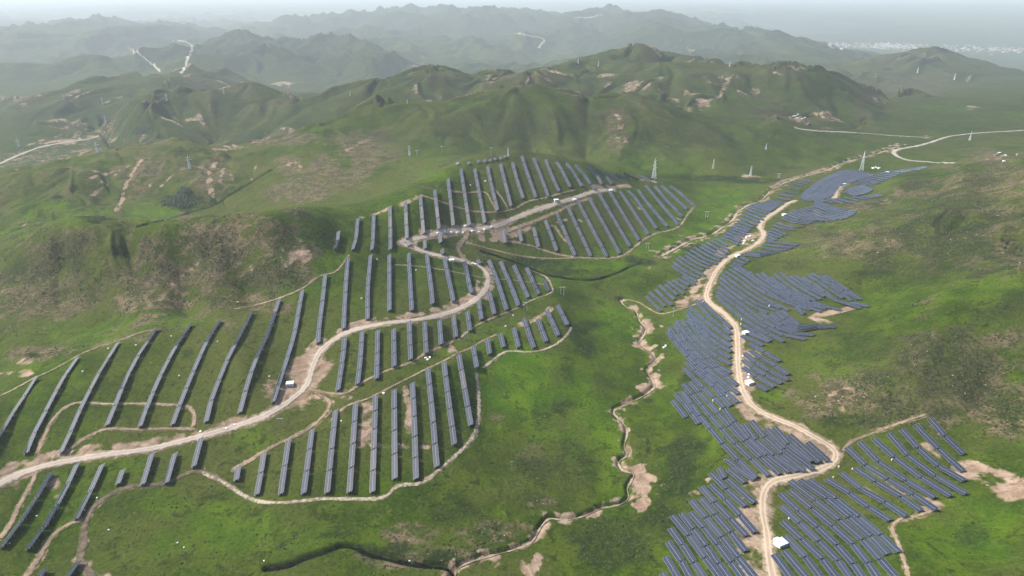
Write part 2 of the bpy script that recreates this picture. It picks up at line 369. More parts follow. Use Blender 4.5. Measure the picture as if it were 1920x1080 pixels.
# soft patches of bare earth: width (m), strength, photo points
EARTH = [
 (13,.8,[(575,690),(560,715),(545,735)]),(7,.75,[(600,640),(575,672),(560,700)]),(5,.8,[(640,620),(700,600),(790,588),(850,573),(893,550),(903,530)]),
 (6,.8,[(440,795),(360,818),(250,838),(130,853),(60,868),(0,890)]),(7,.85,[(0,900),(60,878)]),(4,.7,[(540,745),(500,770),(450,790)]),
 (8,.85,[(800,438),(850,433),(900,430),(945,424)]),(7,.7,[(880,434),(875,452)]),(6,.8,[(905,447),(945,440),(990,425)]),(4,.6,[(965,440),(946,438),(945,452)]),
 (5,.7,[(750,454),(800,446)]),(4,.6,[(900,490),(918,510),(922,535),(912,560)]),
 (10,.8,[(1425,1070),(1420,1020),(1418,970),(1420,930)]),(6,.8,[(1400,905),(1440,893)]),(8,.8,[(1390,740),(1400,765),(1430,790)]),(5,.7,[(1470,800),(1520,826),(1550,845)]),
 (5,.75,[(1330,570),(1365,600),(1385,640)]),(4,.7,[(1396,660),(1398,700),(1408,730)]),(9,.7,[(1320,556),(1290,562),(1270,575)]),(6,.6,[(1300,545),(1340,500),(1365,487)]),
 (11,.7,[(1395,455),(1400,445),(1412,440)]),(6,.6,[(1345,480),(1362,466),(1385,452)]),
 (5,.75,[(1535,590),(1560,585),(1595,578)]),(5,.75,[(1522,596),(1550,604)]),(4,.6,[(1560,398),(1610,398)]),
 (10,.95,[(1815,880),(1860,893),(1905,922)]),(5,.7,[(1820,868),(1838,878)]),(4,.6,[(1700,975),(1730,960),(1760,945)]),(3,.55,[(1640,880),(1700,925),(1740,935)]),(3,.55,[(1735,835),(1760,855)]),
 (3,.5,[(1600,905),(1650,935)]),
 (5,.7,[(600,740),(625,735),(650,742)]),(4,.6,[(840,645),(850,660),(855,668)]),(3.5,.65,[(975,610),(1000,600),(1020,590),(1032,577)]),
 (4,.6,[(95,900),(110,925)]),(4,.6,[(150,1050),(170,1062),(190,1085)]),(5,.6,[(690,760),(686,790),(678,830)]),(3,.6,[(760,725),(768,770),(766,810)]),(2.5,.55,[(672,830),(720,836),(800,838)]),
 (5,.65,[(735,388),(760,380),(785,368)]),(3,.6,[(675,408),(700,402),(725,393)]),(5,.6,[(1090,345),(1140,352),(1180,347)]),(3,.6,[(1175,366),(1200,392)]),(3,.6,[(1250,400),(1275,412)]),(2.5,.6,[(1030,425),(1060,412),(1090,414)]),(2.5,.6,[(1038,418),(1050,440),(1062,452)]),
 (3.6,.7,[(265,300),(245,330),(235,352),(230,372),(219,396)]),(4,.7,[(262,302),(240,312),(215,322),(172,334)]),(4,.6,[(216,328),(190,350),(175,366)]),(4.2,.75,[(404,305),(394,330),(393,348),(400,372)]),(3,.6,[(421,311),(411,342)]),(2.5,.55,[(430,318),(437,343)]),(2.5,.55,[(480,309),(472,338)]),(4,.45,[(328,324),(312,340),(294,360)]),(3,.5,[(345,318),(362,312),(380,314)]),(3,.5,[(282,345),(276,360)]),
 (60,.36,[(-40,316),(50,296),(120,274),(190,256)]),(30,.4,[(60,305),(130,292),(180,280)]),(18,.4,[(110,258),(160,250),(205,240)]),(10,.5,[(400,278),(425,280),(450,276),(500,260)]),(8,.5,[(268,262),(270,250),(280,246)]),
 (6,.5,[(540,310),(556,304),(562,318)]),(6,.5,[(640,290),(660,275),(690,262)]),(8,.5,[(1310,195),(1330,188),(1352,176),(1368,140)]),(7,.45,[(1150,210),(1165,230),(1158,262)]),(5,.4,[(1170,255),(1178,275)]),(8,.4,[(560,450),(545,470),(530,490)]),(4,.4,[(300,560),(340,520),(400,480)]),
 (8,.7,[(1395,330),(1420,332)]),(5,.6,[(1205,338),(1240,342)]),
 (6,.6,[(1455,345),(1500,330),(1545,318),(1600,300)]),
]
# ellipses (photo x, y, rx, ry, strength) of ground cover
BROWN = [
 (1760,440,220,80,.6),(1820,690,150,120,.5),(1850,350,120,50,.55),(1600,740,120,40,.5),(300,520,220,110,.4),(100,540,140,100,.45),(950,240,260,60,.3),(1300,160,260,50,.3),(1350,270,180,40,.2),(300,300,200,50,.3),
 (330,510,150,75,.9),(240,560,60,45,.8),(430,440,120,45,.85),(120,470,110,50,.45),(520,500,70,45,.5),(450,560,70,25,.6),(560,470,40,22,.7),(100,570,110,70,.3),
 (690,280,70,50,.7),(600,330,70,45,.55),(560,360,70,30,.5),(260,320,70,50,.5),(400,320,50,45,.55),(545,312,35,25,.6),(660,330,60,30,.5),
 (470,180,50,25,.6),(420,215,60,25,.3),(520,260,60,16,.9),(980,150,60,20,.7),(850,150,40,14,.5),(1150,215,35,35,.75),(1155,255,25,35,.7),(1450,200,60,25,.6),(1520,218,60,18,.6),(1340,180,20,20,.4),
 (1700,160,80,40,.55),(1660,120,40,20,.5),(1640,180,50,16,.5),(1500,200,30,30,.4),
 (1640,450,150,55,.85),(1800,430,130,50,.9),(1900,470,70,40,.8),(1780,355,130,30,.75),(1620,385,50,14,.7),(1880,320,60,20,.6),(1850,390,90,18,.6),
 (1760,670,70,70,.65),(1850,760,110,70,.6),(1720,700,60,50,.5),(1560,750,80,35,.85),(1640,780,80,30,.45),(1870,640,80,60,.5),(1730,565,50,16,.5),(1640,720,60,40,.35),
 (60,660,70,20,.6),(930,1000,110,36,.6),(760,1005,90,34,.6),(740,1045,110,22,.75),(1030,940,40,14,.7),(850,1040,50,20,.7),(930,780,30,20,.35),(1000,850,60,30,.3),(500,575,50,14,.5),(1860,295,60,18,.55),(1100,260,70,30,.25),(1250,290,60,25,.25),
 (1000,310,40,8,.3),(870,1035,40,14,.3),(800,350,20,8,.3),
]
BARE = [
 (1226,668,24,14,1.),(1208,612,24,12,1.),(1224,700,14,20,.9),(1222,728,28,10,.95),(1192,577,16,8,.9),(1172,766,12,9,.8),(1196,640,14,12,.7),(1178,845,10,22,.6),(1110,962,30,9,.7),(900,1052,40,12,.6),
 (1203,912,36,44,1.),(1190,945,36,14,1.),(1205,880,26,16,.9),(1003,1058,28,36,.95),(985,1030,30,10,.6),(1020,945,40,10,.5),(1225,672,14,12,.8),(1205,612,14,8,.8),(1215,648,16,9,.7),(1220,730,20,9,.75),(1030,942,30,11,.5),(1235,690,8,18,.5),
 (1575,745,26,14,.75),(1590,765,20,10,.6),(360,525,60,22,.22),(455,500,30,18,.25),(560,480,24,14,.6),(300,570,40,20,.3),(480,265,36,8,.5),(600,270,20,8,.4),(440,275,22,4,.9),(505,250,20,6,.7),(530,245,18,6,.6),
 (330,318,14,5,.5),(182,322,14,6,.6),
 (120,268,70,7,.75),(60,295,70,18,.4),(140,285,30,9,.5),(200,262,30,10,.5),(50,305,70,14,.35),(150,252,50,6,.4),(268,255,8,14,.5),(10,185,40,5,.6),(0,228,30,5,.5),(30,700,40,8,.6),(40,420,14,5,.5),(20,700,24,6,.5),(40,678,30,8,.5),
 (525,158,22,8,1.),(780,125,12,14,.7),(775,140,14,5,.9),(870,68,20,14,.3),(800,110,14,12,.4),(1315,193,18,10,.7),(1360,150,30,14,.4),(1420,175,16,10,.4),(1390,195,10,4,.6),(1500,222,20,5,.6),(1545,215,14,9,.6),(1490,130,26,9,.5),(1590,172,14,6,.6),(1690,115,14,9,.5),(1640,145,6,8,.5),(1700,175,30,10,.3),(1290,95,14,8,.6),
 (1150,215,16,14,.5),(1158,262,8,18,.5),(1250,278,8,8,.4),(1170,270,6,8,.4),(1820,202,30,4,.5),(1840,215,30,6,.5),(1740,257,16,4,.5),(1880,298,26,6,.5),(1810,292,22,6,.4),(1670,380,20,6,.35),(1600,395,20,5,.5),
 (1270,1010,14,30,.35),(1260,960,14,30,.3),(1300,925,14,10,.5),(1330,900,12,12,.5),(1600,850,16,8,.5),(1590,870,16,8,.4),(1755,670,20,20,.25),(1790,690,14,30,.2),(1860,700,40,20,.15),
 (1700,86,60,5,.8),(1640,88,60,4,.8),(1800,94,50,4,.8),(1880,92,50,5,.9),(1560,84,60,3,.6),(1480,55,40,4,.4),(1640,30,40,10,.3),(1700,35,50,8,.25),
 (1410,660,12,10,.5),(1415,735,14,14,.5),(1130,350,40,7,.3),(1350,405,10,10,.5),(1390,395,6,6,.5),(1280,445,20,6,.4),(1215,500,18,6,.4),(1260,520,16,8,.35),(1195,515,14,5,.4),(1235,470,20,4,.4),
 (80,870,60,12,.35),(20,900,30,20,.5),(1530,400,22,7,.6),(1510,412,10,3,.4),
]
LUSH = [
 (1000,740,150,110,.8),(1120,640,60,90,.7),(1130,800,60,90,.75),(1150,900,40,70,.7),(1180,610,40,60,.5),(420,980,160,70,.6),(340,950,90,40,.5),(600,1010,160,50,.45),(1340,400,80,60,.7),(1250,460,90,40,.7),(1120,500,140,30,.7),(1400,350,60,20,.4),(560,520,90,40,.6),(300,600,110,22,.6),(150,620,110,30,.6),(80,690,90,20,.5),(60,740,80,25,.3),(620,470,70,40,.5),
 (1700,560,140,30,.4),(1850,540,90,40,.4),(1560,680,100,50,.35),(1460,740,60,14,.6),(1500,460,90,20,.6),(1620,420,120,12,.8),(1760,390,120,10,.7),(1850,980,100,80,.6),(1750,1020,80,60,.5),(1780,800,60,40,.3),(1300,620,40,50,.5),(1260,760,40,60,.5),(1330,820,40,40,.5),(1270,590,40,20,.5),
 (120,400,110,30,.6),(300,400,80,20,.7),(200,300,60,20,.3),(40,440,60,14,.6),(800,280,110,40,.25),(1450,260,120,40,.35),(1000,240,140,60,.25),(1250,300,120,30,.4),(1770,205,70,10,.6),(1880,215,60,12,.6),(340,110,30,24,.6),(300,140,50,8,.5),(1640,345,60,12,.5),(740,385,60,18,.4),(820,330,40,12,.5),(1340,190,30,30,.4),(1240,145,60,20,.3),(1130,320,90,6,.6),
 (80,960,60,50,.3),(250,880,70,30,.3),(470,820,60,40,.4),
]
DARK = [
 (1760,440,210,75,.55),(1800,680,160,110,.5),(1880,580,60,50,.4),(1700,330,60,14,.5),(330,500,170,80,.3),(640,1000,180,40,.35),(1000,880,70,60,.35),
 (1700,500,160,40,.5),(1640,640,110,50,.35),(1850,600,80,60,.4),(1800,380,140,30,.5),(950,250,240,60,.45),(1300,250,240,50,.45),(1350,170,240,50,.5),(760,260,120,50,.4),(150,500,120,70,.4),(560,440,80,40,.35),
 (1280,860,50,110,.7),(1250,960,50,60,.6),(1330,790,16,30,.4),(1290,720,20,40,.5),(1300,1000,20,60,.3),(1090,620,45,25,.65),(1110,650,40,40,.6),(1040,770,40,45,.55),(1080,880,60,60,.45),(1000,940,90,40,.35),(860,960,110,50,.4),(720,1030,100,22,.7),(830,1045,60,18,.7),(1140,1020,90,60,.55),(1060,700,20,40,.4),(1010,780,20,30,.5),(400,930,60,18,.45),(900,1040,30,20,.5),
 (1000,495,140,12,.6),(1060,510,80,8,.6),(1200,490,40,9,.7),(1300,465,40,10,.6),(1300,480,60,9,.5),(335,378,36,15,.95),(345,362,16,12,.9),(175,412,26,7,.95),(108,370,12,4,.9),(400,376,8,12,.8),(265,245,18,9,.9),(382,250,8,5,.9),(298,244,5,3,.8),(200,340,16,30,.4),(180,380,10,20,.5),(225,370,6,20,.6),(150,385,30,20,.35),
 (130,480,90,50,.45),(40,500,60,40,.4),(500,520,60,40,.4),(400,560,60,20,.35),(560,420,90,26,.35),
 (760,240,60,40,.35),(900,220,70,30,.4),(1030,215,40,25,.45),(1100,230,50,30,.45),(1200,210,40,20,.4),(1210,255,30,35,.6),(1400,290,90,25,.3),(1330,260,60,30,.4),(1440,250,80,14,.55),(720,180,40,20,.4),(690,170,30,30,.3),(1250,170,60,25,.4),(1420,165,60,20,.45),(1560,200,60,25,.5),(1640,220,60,16,.5),(1500,170,50,20,.4),
 (150,200,130,35,.75),(300,165,100,20,.75),(60,240,70,25,.7),(400,155,50,10,.6),(30,205,20,6,.7),(560,155,60,8,.3),(520,130,110,20,.5),(620,110,40,25,.5),(80,140,110,25,.6),(180,60,80,20,.4),(900,60,160,30,.35),(760,60,100,30,.35),(1140,60,60,30,.45),(1220,60,60,25,.6),(1350,90,90,22,.7),(1470,105,70,16,.6),(1760,120,70,30,.6),(1850,140,70,22,.6),
 (1340,335,90,6,.9),(1420,340,70,7,.8),(1250,332,60,4,.8),(1440,322,60,10,.4),(1480,315,40,6,.5),(1500,500,90,14,.35),(1640,510,80,25,.4),(1560,440,40,14,.4),(1720,500,60,30,.35),(1700,345,70,12,.5),(1840,340,60,14,.4),(1600,790,70,16,.55),(1560,790,40,12,.5),(1620,640,50,18,.3),(1480,650,30,12,.3),(1710,800,60,30,.3),
 (1860,880,60,20,.3),(1830,1000,40,30,.35),(1700,1040,40,20,.3),(1530,394,24,8,.5),(1600,365,30,6,.3),
 (1240,905,10,10,.7),(1215,830,8,20,.7),(1215,750,14,7,.6),(1158,560,12,8,.9),(60,665,16,6,.7),
]
# ------------------------------------------------------------------ helpers
def new_mat(name):
    m = bpy.data.materials.new(name); m.use_nodes = True
    nt = m.node_tree; nt.nodes.clear()
    out = nt.nodes.new('ShaderNodeOutputMaterial')
    b = nt.nodes.new('ShaderNodeBsdfPrincipled')
    nt.links.new(b.outputs[0], out.inputs[0])
    return m, nt, b

def N(nt, kind, **kw):
    n = nt.nodes.new(kind)
    for k, v in kw.items():
        if k in n.inputs: n.inputs[k].default_value = v
        else: setattr(n, k, v)
    return n

def math_n(nt, op, a, b=None, c=None, clamp=False):
    n = nt.nodes.new('ShaderNodeMath'); n.operation = op; n.use_clamp = clamp
    for i, v in enumerate((a, b, c)):
        if v is None: continue
        if isinstance(v, (int, float)): n.inputs[i].default_value = v
        else: nt.links.new(v, n.inputs[i])
    return n.outputs[0]

def mix_c(nt, f, a, b):
    n = nt.nodes.new('ShaderNodeMix'); n.data_type = 'RGBA'
    for s, v in ((0, f), (6, a), (7, b)):
        if isinstance(v, (int, float)): n.inputs[s].default_value = v
        elif isinstance(v, tuple): n.inputs[s].default_value = (*v, 1)
        else: nt.links.new(v, n.inputs[s])
    return n.outputs[2]

def ramp(nt, v, lo, hi):
    n = nt.nodes.new('ShaderNodeMapRange'); n.interpolation_type = 'SMOOTHSTEP'
    nt.links.new(v, n.inputs[0]); n.inputs[1].default_value = lo; n.inputs[2].default_value = hi
    return n.outputs[0]

def noise(nt, vec, scale, detail=4, rough=0.55, dist=0.0):
    n = nt.nodes.new('ShaderNodeTexNoise')
    n.inputs['Scale'].default_value = scale; n.inputs['Detail'].default_value = detail
    n.inputs['Roughness'].default_value = rough; n.inputs['Distortion'].default_value = dist
    nt.links.new(vec, n.inputs['Vector'])
    return n.outputs['Fac']

def mesh_np(name, verts, faces, mat=None, smooth=False):
    me = bpy.data.meshes.new(name)
    me.from_pydata(verts, [], faces)
    if mat:
        for m in (mat if isinstance(mat, (list, tuple)) else [mat]): me.materials.append(m)
    if smooth: me.polygons.foreach_set('use_smooth', [True] * len(me.polygons))
    return me

def link(name, me, parent=None, **props):
    o = bpy.data.objects.new(name, me); COL.objects.link(o)
    if parent: o.parent = parent
    for k, v in props.items(): o[k] = v
    return o

# ------------------------------------------------------------------ masks on the ground
road_w = [ground_line(pts, 5) for *_, pts in ROADS]
stream_w = [ground_line(pts, 4) for *_, pts in STREAMS]
FWD = CP * YY - SP * (Z - CAM_H)                 # depth along the view axis of the survey photo
PX = 960 + F * XX / FWD
PY = 540 - F * (SP * YY + CP * (Z - CAM_H)) / FWD
edge = fbm(XX / 14, YY / 14, 71, 3) * .35 + fbm(XX / 55, YY / 55, 73, 2) * .35
edge_far = fbm(XX / 60, YY / 110, 75, 4)
ef = sstep(600, 1200, YY); edge = edge * (1 - ef) + edge_far * .7 * ef

def ell(lst, hard=.55):
    m = np.zeros_like(Z)
    for x, y, rx, ry, st in lst:
        cy = cast(x, y)[1]
        sel = (np.abs(PX - x) < rx * 1.7) & (np.abs(PY - y) < ry * 1.7) & (YY > cy * .7) & (YY < cy * 1.45)
        d = np.hypot((PX[sel] - x) / rx, (PY[sel] - y) / ry) + edge[sel] * 1.5
        m[sel] = np.maximum(m[sel], st * sstep(1.25, hard, d))
    return m

def near_line(w, width, soft=1.0):
    """distance mask of a polyline on the ground"""
    w = np.array(w); m = np.zeros_like(Z)
    x0, x1 = w[:, 0].min() - width * 2, w[:, 0].max() + width * 2
    y0, y1 = w[:, 1].min() - width * 2, w[:, 1].max() + width * 2
    i0, i1 = np.searchsorted(Yr, [y0, y1]); i0 = max(i0 - 1, 0); i1 = min(i1 + 1, NR)
    xs, ys = XX[i0:i1], YY[i0:i1]
    best = np.full(xs.shape, 1e9)
    for a, b in zip(w[:-1:2], list(w[2::2]) + [w[-1]]):
        sx0, sx1 = min(a[0], b[0]) - width * 2, max(a[0], b[0]) + width * 2
        sy0, sy1 = min(a[1], b[1]) - width * 2, max(a[1], b[1]) + width * 2
        k0, k1 = np.searchsorted(Yr, [sy0, sy1]); k0 = max(k0 - i0, 0); k1 = min(k1 - i0, len(xs))
        if k1 <= k0: continue
        X_, Y_ = xs[k0:k1], ys[k0:k1]
        dx, dy = b[0] - a[0], b[1] - a[1]; L = dx * dx + dy * dy + 1e-9
        t = np.clip(((X_ - a[0]) * dx + (Y_ - a[1]) * dy) / L, 0, 1)
        best[k0:k1] = np.minimum(best[k0:k1], np.hypot(X_ - a[0] - t * dx, Y_ - a[1] - t * dy))
    m[i0:i1] = sstep(width * (1 + soft) * .5, width * .5 * .5, best + edge[i0:i1] * width * .35)
    return m

dirt = ell(BARE)
gul = (rid_mid - rid_mid.mean() + .95) * (1 - far2) + rid_far * far2
dirt = dirt * (1 - .85 * (1 - far1) * sstep(.30, -.30, fbm(XX / 8, YY / 12, 81, 4)))
dirt = np.clip(dirt * (1 - far1 * .9 * sstep(.45, -.25, fbm(XX / 22, YY / 45, 83, 4))), 0, 1)
for (nm, lb, mk, w, pts), wl in zip(ROADS, road_w):
    dirt = np.maximum(dirt, near_line(wl, w * 1.3, 1.2) * (.44 if mk in ('track', 'mud', 'rubble') else .6))
brk = fbm(XX / 9, YY / 15, 95, 4)
for w, st, pts in EARTH:
    gl_ = ground_line(pts, 5); far_ = np.median([q[1] for q in gl_]) > 430
    dirt = np.maximum(dirt, near_line(gl_, w * (.95 if w < 12 else 1.3), 1.2) * st * (np.clip(.82 + 1.0 * brk, .25, 1) if far_ else np.clip(.85 + .8 * brk, .2, 1)))
brown = ell(BROWN, .3); lush = ell(LUSH, .2); dark = ell(DARK, .2)
wet = np.zeros_like(Z)
for (nm, lb, mk, w, pts), wl in zip(STREAMS, stream_w):
    c = near_line(wl, w * 2.4, 1.0)
    Z = Z - c * (.7 if 'creek' in lb else 1.7 if mk == 'water' else 1.3)
    if mk == 'sand': dirt = np.maximum(dirt, near_line(wl, w * 6.5, 1.6) * .62 * np.clip(.55 + 1.5 * fbm(XX / 6, YY / 8, 97, 4), 0, 1))
    else: wet = np.maximum(wet, near_line(wl, w * 2.0, 1.2) * (.55 if 'creek' in lb else 1)); 
dark = np.maximum(dark, wet * .9)
brown = np.maximum(brown, gamp * sstep(.5, 1.5, np.abs(streak) - .55 + .5 * fine + .7 * fbm(XX / 150, YY / 150, 85, 3)) * .6)
dirt = np.maximum(dirt, gamp * far1 * (1 - far2) * sstep(1.7, 2.6, fine + .5 * np.abs(streak) + 1.3 * fbm(XX / 120, YY / 120, 89, 3)) * .5)
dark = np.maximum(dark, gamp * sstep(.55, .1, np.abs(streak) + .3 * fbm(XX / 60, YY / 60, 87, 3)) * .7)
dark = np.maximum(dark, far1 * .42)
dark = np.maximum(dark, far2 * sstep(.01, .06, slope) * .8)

# ------------------------------------------------------------------ ground material
gm, nt, bsdf = new_mat("grassland")
geo = N(nt, 'ShaderNodeNewGeometry'); pos = geo.outputs['Position']
att = N(nt, 'ShaderNodeAttribute', attribute_name='cover')
sep = N(nt, 'ShaderNodeSeparateColor'); nt.links.new(att.outputs['Color'], sep.inputs[0])
aD, aB, aL, aK = sep.outputs[0], sep.outputs[1], sep.outputs[2], att.outputs['Alpha']
n_big = noise(nt, pos, 1 / 90, 4); n_mid = noise(nt, pos, 1 / 16, 5, .6); n_sm = noise(nt, pos, 1 / 3.0, 4, .65)
n_far = noise(nt, pos, 1 / 30, 6, .68, .4)
n_tuft = noise(nt, pos, 1 / 1.3, 3, .7); n_cl = noise(nt, pos, 1 / 6.0, 4, .7, .6)
g1 = mix_c(nt, ramp(nt, n_mid, .38, .62), (.022, .042, .004), (.046, .074, .005))
g1 = mix_c(nt, ramp(nt, n_big, .40, .60), g1, mix_c(nt, n_sm, (.046, .060, .011), (.068, .076, .019)))
lushc = mix_c(nt, ramp(nt, n_mid, .35, .65), (.034, .092, .002), (.072, .136, .003))
c = mix_c(nt, math_n(nt, 'MULTIPLY', aL, ramp(nt, math_n(nt, 'ADD', math_n(nt, 'MULTIPLY', n_sm, .4), n_big), .35, .75)), g1, lushc)
# brown scrub slopes: dry earth showing between low shrubs
scr = mix_c(nt, ramp(nt, n_cl, .42, .60), (.054, .048, .026), (.172, .124, .083))
scr = mix_c(nt, math_n(nt, 'MULTIPLY', ramp(nt, n_tuft, .52, .62), .85), scr, (.034, .036, .018))
c = mix_c(nt, math_n(nt, 'MULTIPLY', ramp(nt, aB, .05, .55), ramp(nt, math_n(nt, 'ADD', math_n(nt, 'MULTIPLY', n_mid, .6), math_n(nt, 'MULTIPLY', n_cl, .4)), .36, .54)), c, scr)
# dark shrub cover
shr = math_n(nt, 'MULTIPLY', ramp(nt, aK, .05, .75), ramp(nt, math_n(nt, 'ADD', math_n(nt, 'MULTIPLY', n_cl, .6), math_n(nt, 'MULTIPLY', n_mid, .4)), .38, .50))
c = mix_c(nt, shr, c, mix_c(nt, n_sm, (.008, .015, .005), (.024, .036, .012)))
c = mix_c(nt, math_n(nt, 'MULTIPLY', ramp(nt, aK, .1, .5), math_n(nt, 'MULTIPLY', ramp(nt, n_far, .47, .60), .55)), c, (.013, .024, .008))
# darker clumps and paler dry tufts everywhere
cl_ = math_n(nt, 'MULTIPLY', ramp(nt, n_cl, .52, .62), ramp(nt, n_mid, .40, .58))
c = mix_c(nt, math_n(nt, 'MULTIPLY', cl_, .72), c, (.013, .024, .004))
tf = ramp(nt, n_tuft, .54, .66)
c = mix_c(nt, math_n(nt, 'MULTIPLY', tf, .60), c, (.012, .022, .005))
c = mix_c(nt, math_n(nt, 'MULTIPLY', ramp(nt, n_tuft, .46, .34), .40), c, (.078, .112, .016))
tw = math_n(nt, 'MULTIPLY', ramp(nt, n_sm, .57, .68), .35)
c = mix_c(nt, tw, c, (.090, .098, .032))
# bare earth
er = mix_c(nt, ramp(nt, n_cl, .35, .7), (.180, .125, .088), (.320, .245, .180))
er = mix_c(nt, math_n(nt, 'MULTIPLY', ramp(nt, n_tuft, .52, .68), .5), er, (.130, .095, .066))
dm = ramp(nt, math_n(nt, 'ADD', aD, math_n(nt, 'MULTIPLY', math_n(nt, 'SUBTRACT', math_n(nt, 'ADD', math_n(nt, 'MULTIPLY', n_cl, .6), math_n(nt, 'MULTIPLY', n_sm, .4)), .5), 1.3)), .28, .62)
dm = math_n(nt, 'MULTIPLY', dm, ramp(nt, aD, .03, .2))
c = mix_c(nt, dm, c, er)
nt.links.new(c, bsdf.inputs['Base Color'])
bsdf.inputs['Roughness'].default_value = .95
bsdf.inputs['Specular IOR Level'].default_value = .04
bmp = N(nt, 'ShaderNodeBump'); bmp.inputs['Strength'].default_value = .55; bmp.inputs['Distance'].default_value = .8
hsum = math_n(nt, 'ADD', math_n(nt, 'MULTIPLY', n_sm, .8), math_n(nt, 'ADD', math_n(nt, 'MULTIPLY', n_tuft, .4), math_n(nt, 'MULTIPLY', n_cl, 1.2)))
nt.links.new(hsum, bmp.inputs['Height']); nt.links.new(bmp.outputs[0], bsdf.inputs['Normal'])

def strip_mat(name, ca, cb, scale, rough=.95, rut=None, grass=0):
    m, nt, b = new_mat(name)
    geo = N(nt, 'ShaderNodeNewGeometry'); pos = geo.outputs['Position']
    a = noise(nt, pos, scale, 5, .65); bb = noise(nt, pos, scale * .15, 3)
    f = math_n(nt, 'ADD', math_n(nt, 'MULTIPLY', a, .6), math_n(nt, 'MULTIPLY', bb, .4))
    col = mix_c(nt, ramp(nt, f, .36, .64), ca, cb)
    if rut:
        uv = N(nt, 'ShaderNodeUVMap'); sx = N(nt, 'ShaderNodeSeparateXYZ'); nt.links.new(uv.outputs[0], sx.inputs[0])
        v = math_n(nt, 'ABSOLUTE', math_n(nt, 'SUBTRACT', sx.outputs[1], .5))
        w = math_n(nt, 'ABSOLUTE', math_n(nt, 'SUBTRACT', v, .2))
        t = ramp(nt, math_n(nt, 'ADD', w, math_n(nt, 'MULTIPLY', math_n(nt, 'SUBTRACT', a, .5), .15)), .12, .03)
        col = mix_c(nt, math_n(nt, 'MULTIPLY', t, .7), col, rut)
    if grass:
        uv = N(nt, 'ShaderNodeUVMap'); sx = N(nt, 'ShaderNodeSeparateXYZ'); nt.links.new(uv.outputs[0], sx.inputs[0])
        v = math_n(nt, 'MULTIPLY', math_n(nt, 'ABSOLUTE', math_n(nt, 'SUBTRACT', sx.outputs[1], .5)), 2)
        e = math_n(nt, 'ADD', v, math_n(nt, 'MULTIPLY', math_n(nt, 'SUBTRACT', noise(nt, pos, .55, 4, .65), .5), 2.4))
        col = mix_c(nt, math_n(nt, 'MULTIPLY', ramp(nt, e, .55, .95), grass), col, (.036, .058, .010))
    nt.links.new(col, b.inputs['Base Color']); b.inputs['Roughness'].default_value = rough
    b.inputs['Specular IOR Level'].default_value = .2
    bp = N(nt, 'ShaderNodeBump'); bp.inputs['Strength'].default_value = .4; bp.inputs['Distance'].default_value = .3
    nt.links.new(a, bp.inputs['Height']); nt.links.new(bp.outputs[0], b.inputs['Normal'])
    return m
SM = {
 'road': strip_mat("pale_dirt", (.26, .20, .14), (.36, .285, .205), .5, rut=(.46, .375, .285), grass=.45),
 'gravel': strip_mat("pale_gravel", (.27, .215, .17), (.39, .325, .265), .7, rut=(.41, .365, .315), grass=.35),
 'track': strip_mat("brown_earth", (.130, .092, .062), (.300, .225, .155), .45, grass=.9),
 'rubble': strip_mat("pale_rubble", (.11, .085, .06), (.42, .36, .27), .9, grass=.6),
 'mud': strip_mat("dark_mud", (.065, .048, .036), (.18, .135, .10), .4, grass=.7),
 'asphalt': strip_mat("pale_pavement", (.26, .25, .22), (.34, .32, .285), .1),
 'sand': strip_mat("stream_sand", (.22, .175, .125), (.37, .30, .23), .4, grass=.95),
}
m, nt, b = new_mat("dark_water")
b.inputs['Roughness'].default_value = .8; b.inputs['Specular IOR Level'].default_value = .03
wn = noise(nt, N(nt, 'ShaderNodeNewGeometry').outputs['Position'], .6, 4)
nt.links.new(mix_c(nt, ramp(nt, wn, .4, .65), (.003, .003, .003), (.010, .010, .008)), b.inputs['Base Color'])
SM['water'] = m

# ------------------------------------------------------------------ ground mesh
nv = NR * NS
co = np.stack([XX, YY, Z], -1).reshape(-1).astype(np.float32)
ii = (np.arange(NR - 1)[:, None] * NS + np.arange(NS - 1)[None]).reshape(-1)
quads = np.stack([ii, ii + 1, ii + NS + 1, ii + NS], 1).reshape(-1).astype(np.int32)
me = bpy.data.meshes.new("grassland")
me.vertices.add(nv); me.vertices.foreach_set('co', co)
me.loops.add(len(quads)); me.loops.foreach_set('vertex_index', quads)
me.polygons.add(len(ii))
me.polygons.foreach_set('loop_start', np.arange(0, len(quads), 4, dtype=np.int32))
me.polygons.foreach_set('use_smooth', np.ones(len(ii), bool))
ca = me.attributes.new('cover', 'FLOAT_COLOR', 'POINT')
ca.data.foreach_set('color', np.stack([dirt, brown, lush, dark], -1).reshape(-1).astype(np.float32))
me.materials.append(gm); me.update(calc_edges=True)
ground = link("ground", me, kind='structure', label="green grassy hills and valley floor with brown scrub and bare earth")

